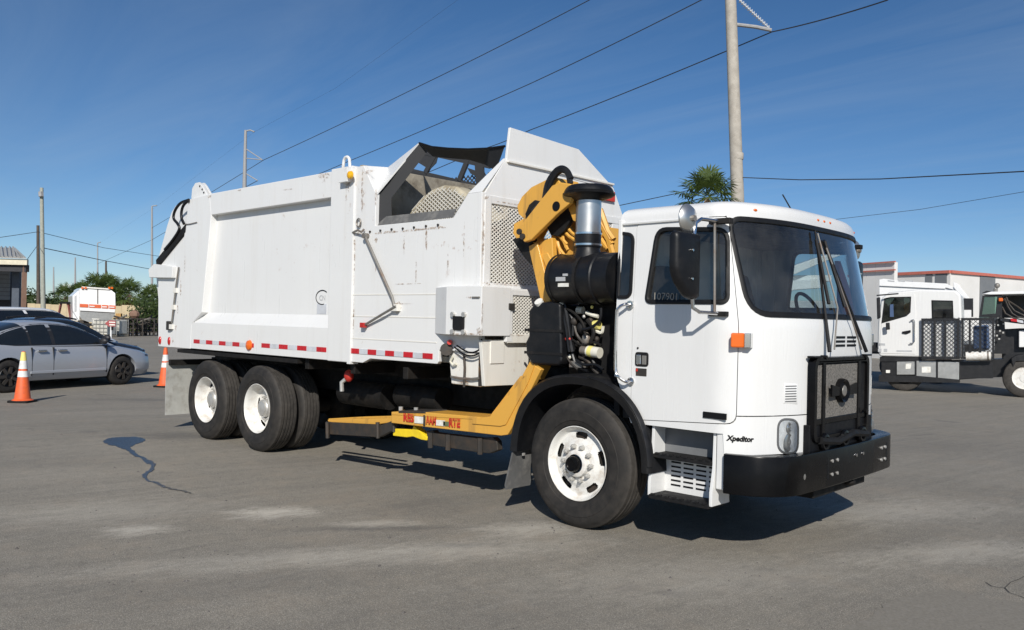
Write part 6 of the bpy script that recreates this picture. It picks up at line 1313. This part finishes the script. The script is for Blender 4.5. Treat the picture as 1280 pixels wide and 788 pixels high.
def palm(u, vc, d, label, k=1.0, grp='fan palms behind the fence', seed=0, rz=0.):
    c_ = PD(u, vc, d); P = thing('palm_tree', label, 'palm', (c_.x, c_.y, 0), 0, grp); l_, d_ = PM[seed]; M_ = Matrix.Translation(c_) @ Matrix.Rotation(rz, 4, 'Z') @ Matrix.Scale(k, 4)
    MB().tube([(c_.x+.1, c_.y, 0), (c_.x+.05, c_.y, c_.z*.5), (c_.x, c_.y, c_.z)], [.22, .17, .15], 10).build('trunk', 'bark', P)
    for mb, m_, nm in ((l_, 'palm_leaf', 'crown'), (d_, 'dead_frond', 'dead_fronds')): q = MB(); q.v = [tuple(M_ @ Vector(v)) for v in mb.v]; q.f = mb.f; q.build(nm, m_, P, smooth=0)
palm(884, 247, 56, 'green fan palm crown showing above the garbage truck cab roof', 1.45, 'fan palms behind the fence', 0, .4)
for i, (u, v, d, k, lb) in enumerate(((82, 371, 88, 1.05, 'small fan palm left of the tank truck'), (100, 370, 92, 1.1, 'pale fan palm just behind the tank truck corner'), (121, 362, 86, 1.25, 'tall fan palm rising behind the tank truck'), (136, 363, 90, 1.25, 'broad fan palm over the right side of the tank truck'), (148, 371, 92, 1.05, 'fan palm between tank truck and hanging-frond palm'), (162, 368, 84, 1.15, 'fan palm with brown hanging fronds behind the fence'), (189, 374, 80, 1.0, 'fan palm next to the tailgate of the garbage truck'))): palm(u, v, d, lb, k, seed=i % 2, rz=i*1.3)
def bush_mesh(seed, n=2600):
    g = random.Random(seed); mb = MB(); cl = [(Vector((g.uniform(-1, 1), g.uniform(-1, 1), g.uniform(.3, 1.7)))*1.0, g.uniform(.45, .8)) for _ in range(16)]
    for i in range(n):
        c_, r = cl[g.randrange(16)]; v = Vector((g.gauss(0, 1), g.gauss(0, 1), g.gauss(0, 1))).normalized()*r*g.random()**.35; p = c_+v; p.z = max(.05, p.z); a = Vector((g.gauss(0, 1), g.gauss(0, 1), g.gauss(0, 1))).normalized(); b = a.orthogonal().normalized(); s_ = g.uniform(.05, .12)
        mb.add([p-a*s_, p+b*s_*.5, p+a*s_, p-b*s_*.5], [(0, 1, 2, 3)])
    return mb.v, mb.f
BM = []
for sd in (5, 6, 8):
    v, f = bush_mesh(sd); me = bpy.data.meshes.new('crown'); me.from_pydata(v, [], f); me.materials.append(M['bush_leaf']); BM.append(me)
stem = MB().tube([(0, 0, 0), (.05, .02, .6), (0, 0, 1.2)], [.14, .10, .05], 8).tube([(.03, 0, .5), (.5, .2, 1.1)], [.07, .03], 6).tube([(.03, 0, .6), (-.5, -.1, 1.2)], [.07, .03], 6).tube([(.03, 0, .55), (.05, -.5, 1.1)], [.06, .03], 6)
sme = None
def tree(u, d, w_, h, label, i, grp='leafy trees behind the yard'):
    global sme
    p = gp(u, d); Tr = thing('leafy_tree', label, 'tree', p, i*1.1, grp, local=True); Tr.scale = (w_/3, w_/3, h/2.3)
    o = bpy.data.objects.new('crown', BM[i % 3]); COL.objects.link(o); o.parent = Tr
    if sme is None: q = stem.build('trunk', 'bark', None); sme = q.data
    else: q = bpy.data.objects.new('trunk', sme); COL.objects.link(q)
    q.parent = Tr
for i, (u, d, w_, h, lb) in enumerate(((36, 82, 5.0, 3.6, 'dark leafy tree between shed and utility poles'), (52, 90, 5.5, 3.4, 'dark leafy tree behind the tall utility pole'), (68, 84, 5.5, 3.6, 'dark leafy tree behind the steel trestle'), (84, 96, 6.0, 3.0, 'dark leafy tree under the small fan palm'), (108, 97, 6.0, 2.9, 'dark leafy tree behind the tank truck'), (132, 96, 6.0, 2.9, 'dark leafy tree below the broad fan palm'), (154, 97, 6.0, 2.7, 'dark leafy tree above the rusty door'), (176, 92, 5.0, 3.0, 'low leafy tree right of the hanging-frond palm'), (190, 74, 4.5, 3.6, 'bushy green tree at the end of the fence'), (206, 80, 5, 4.4, 'bushy green tree hidden behind the tailgate'), (20, 95, 6, 4.5, 'dark leafy tree behind the open shed'))): tree(u, d, w_, h, lb, i)
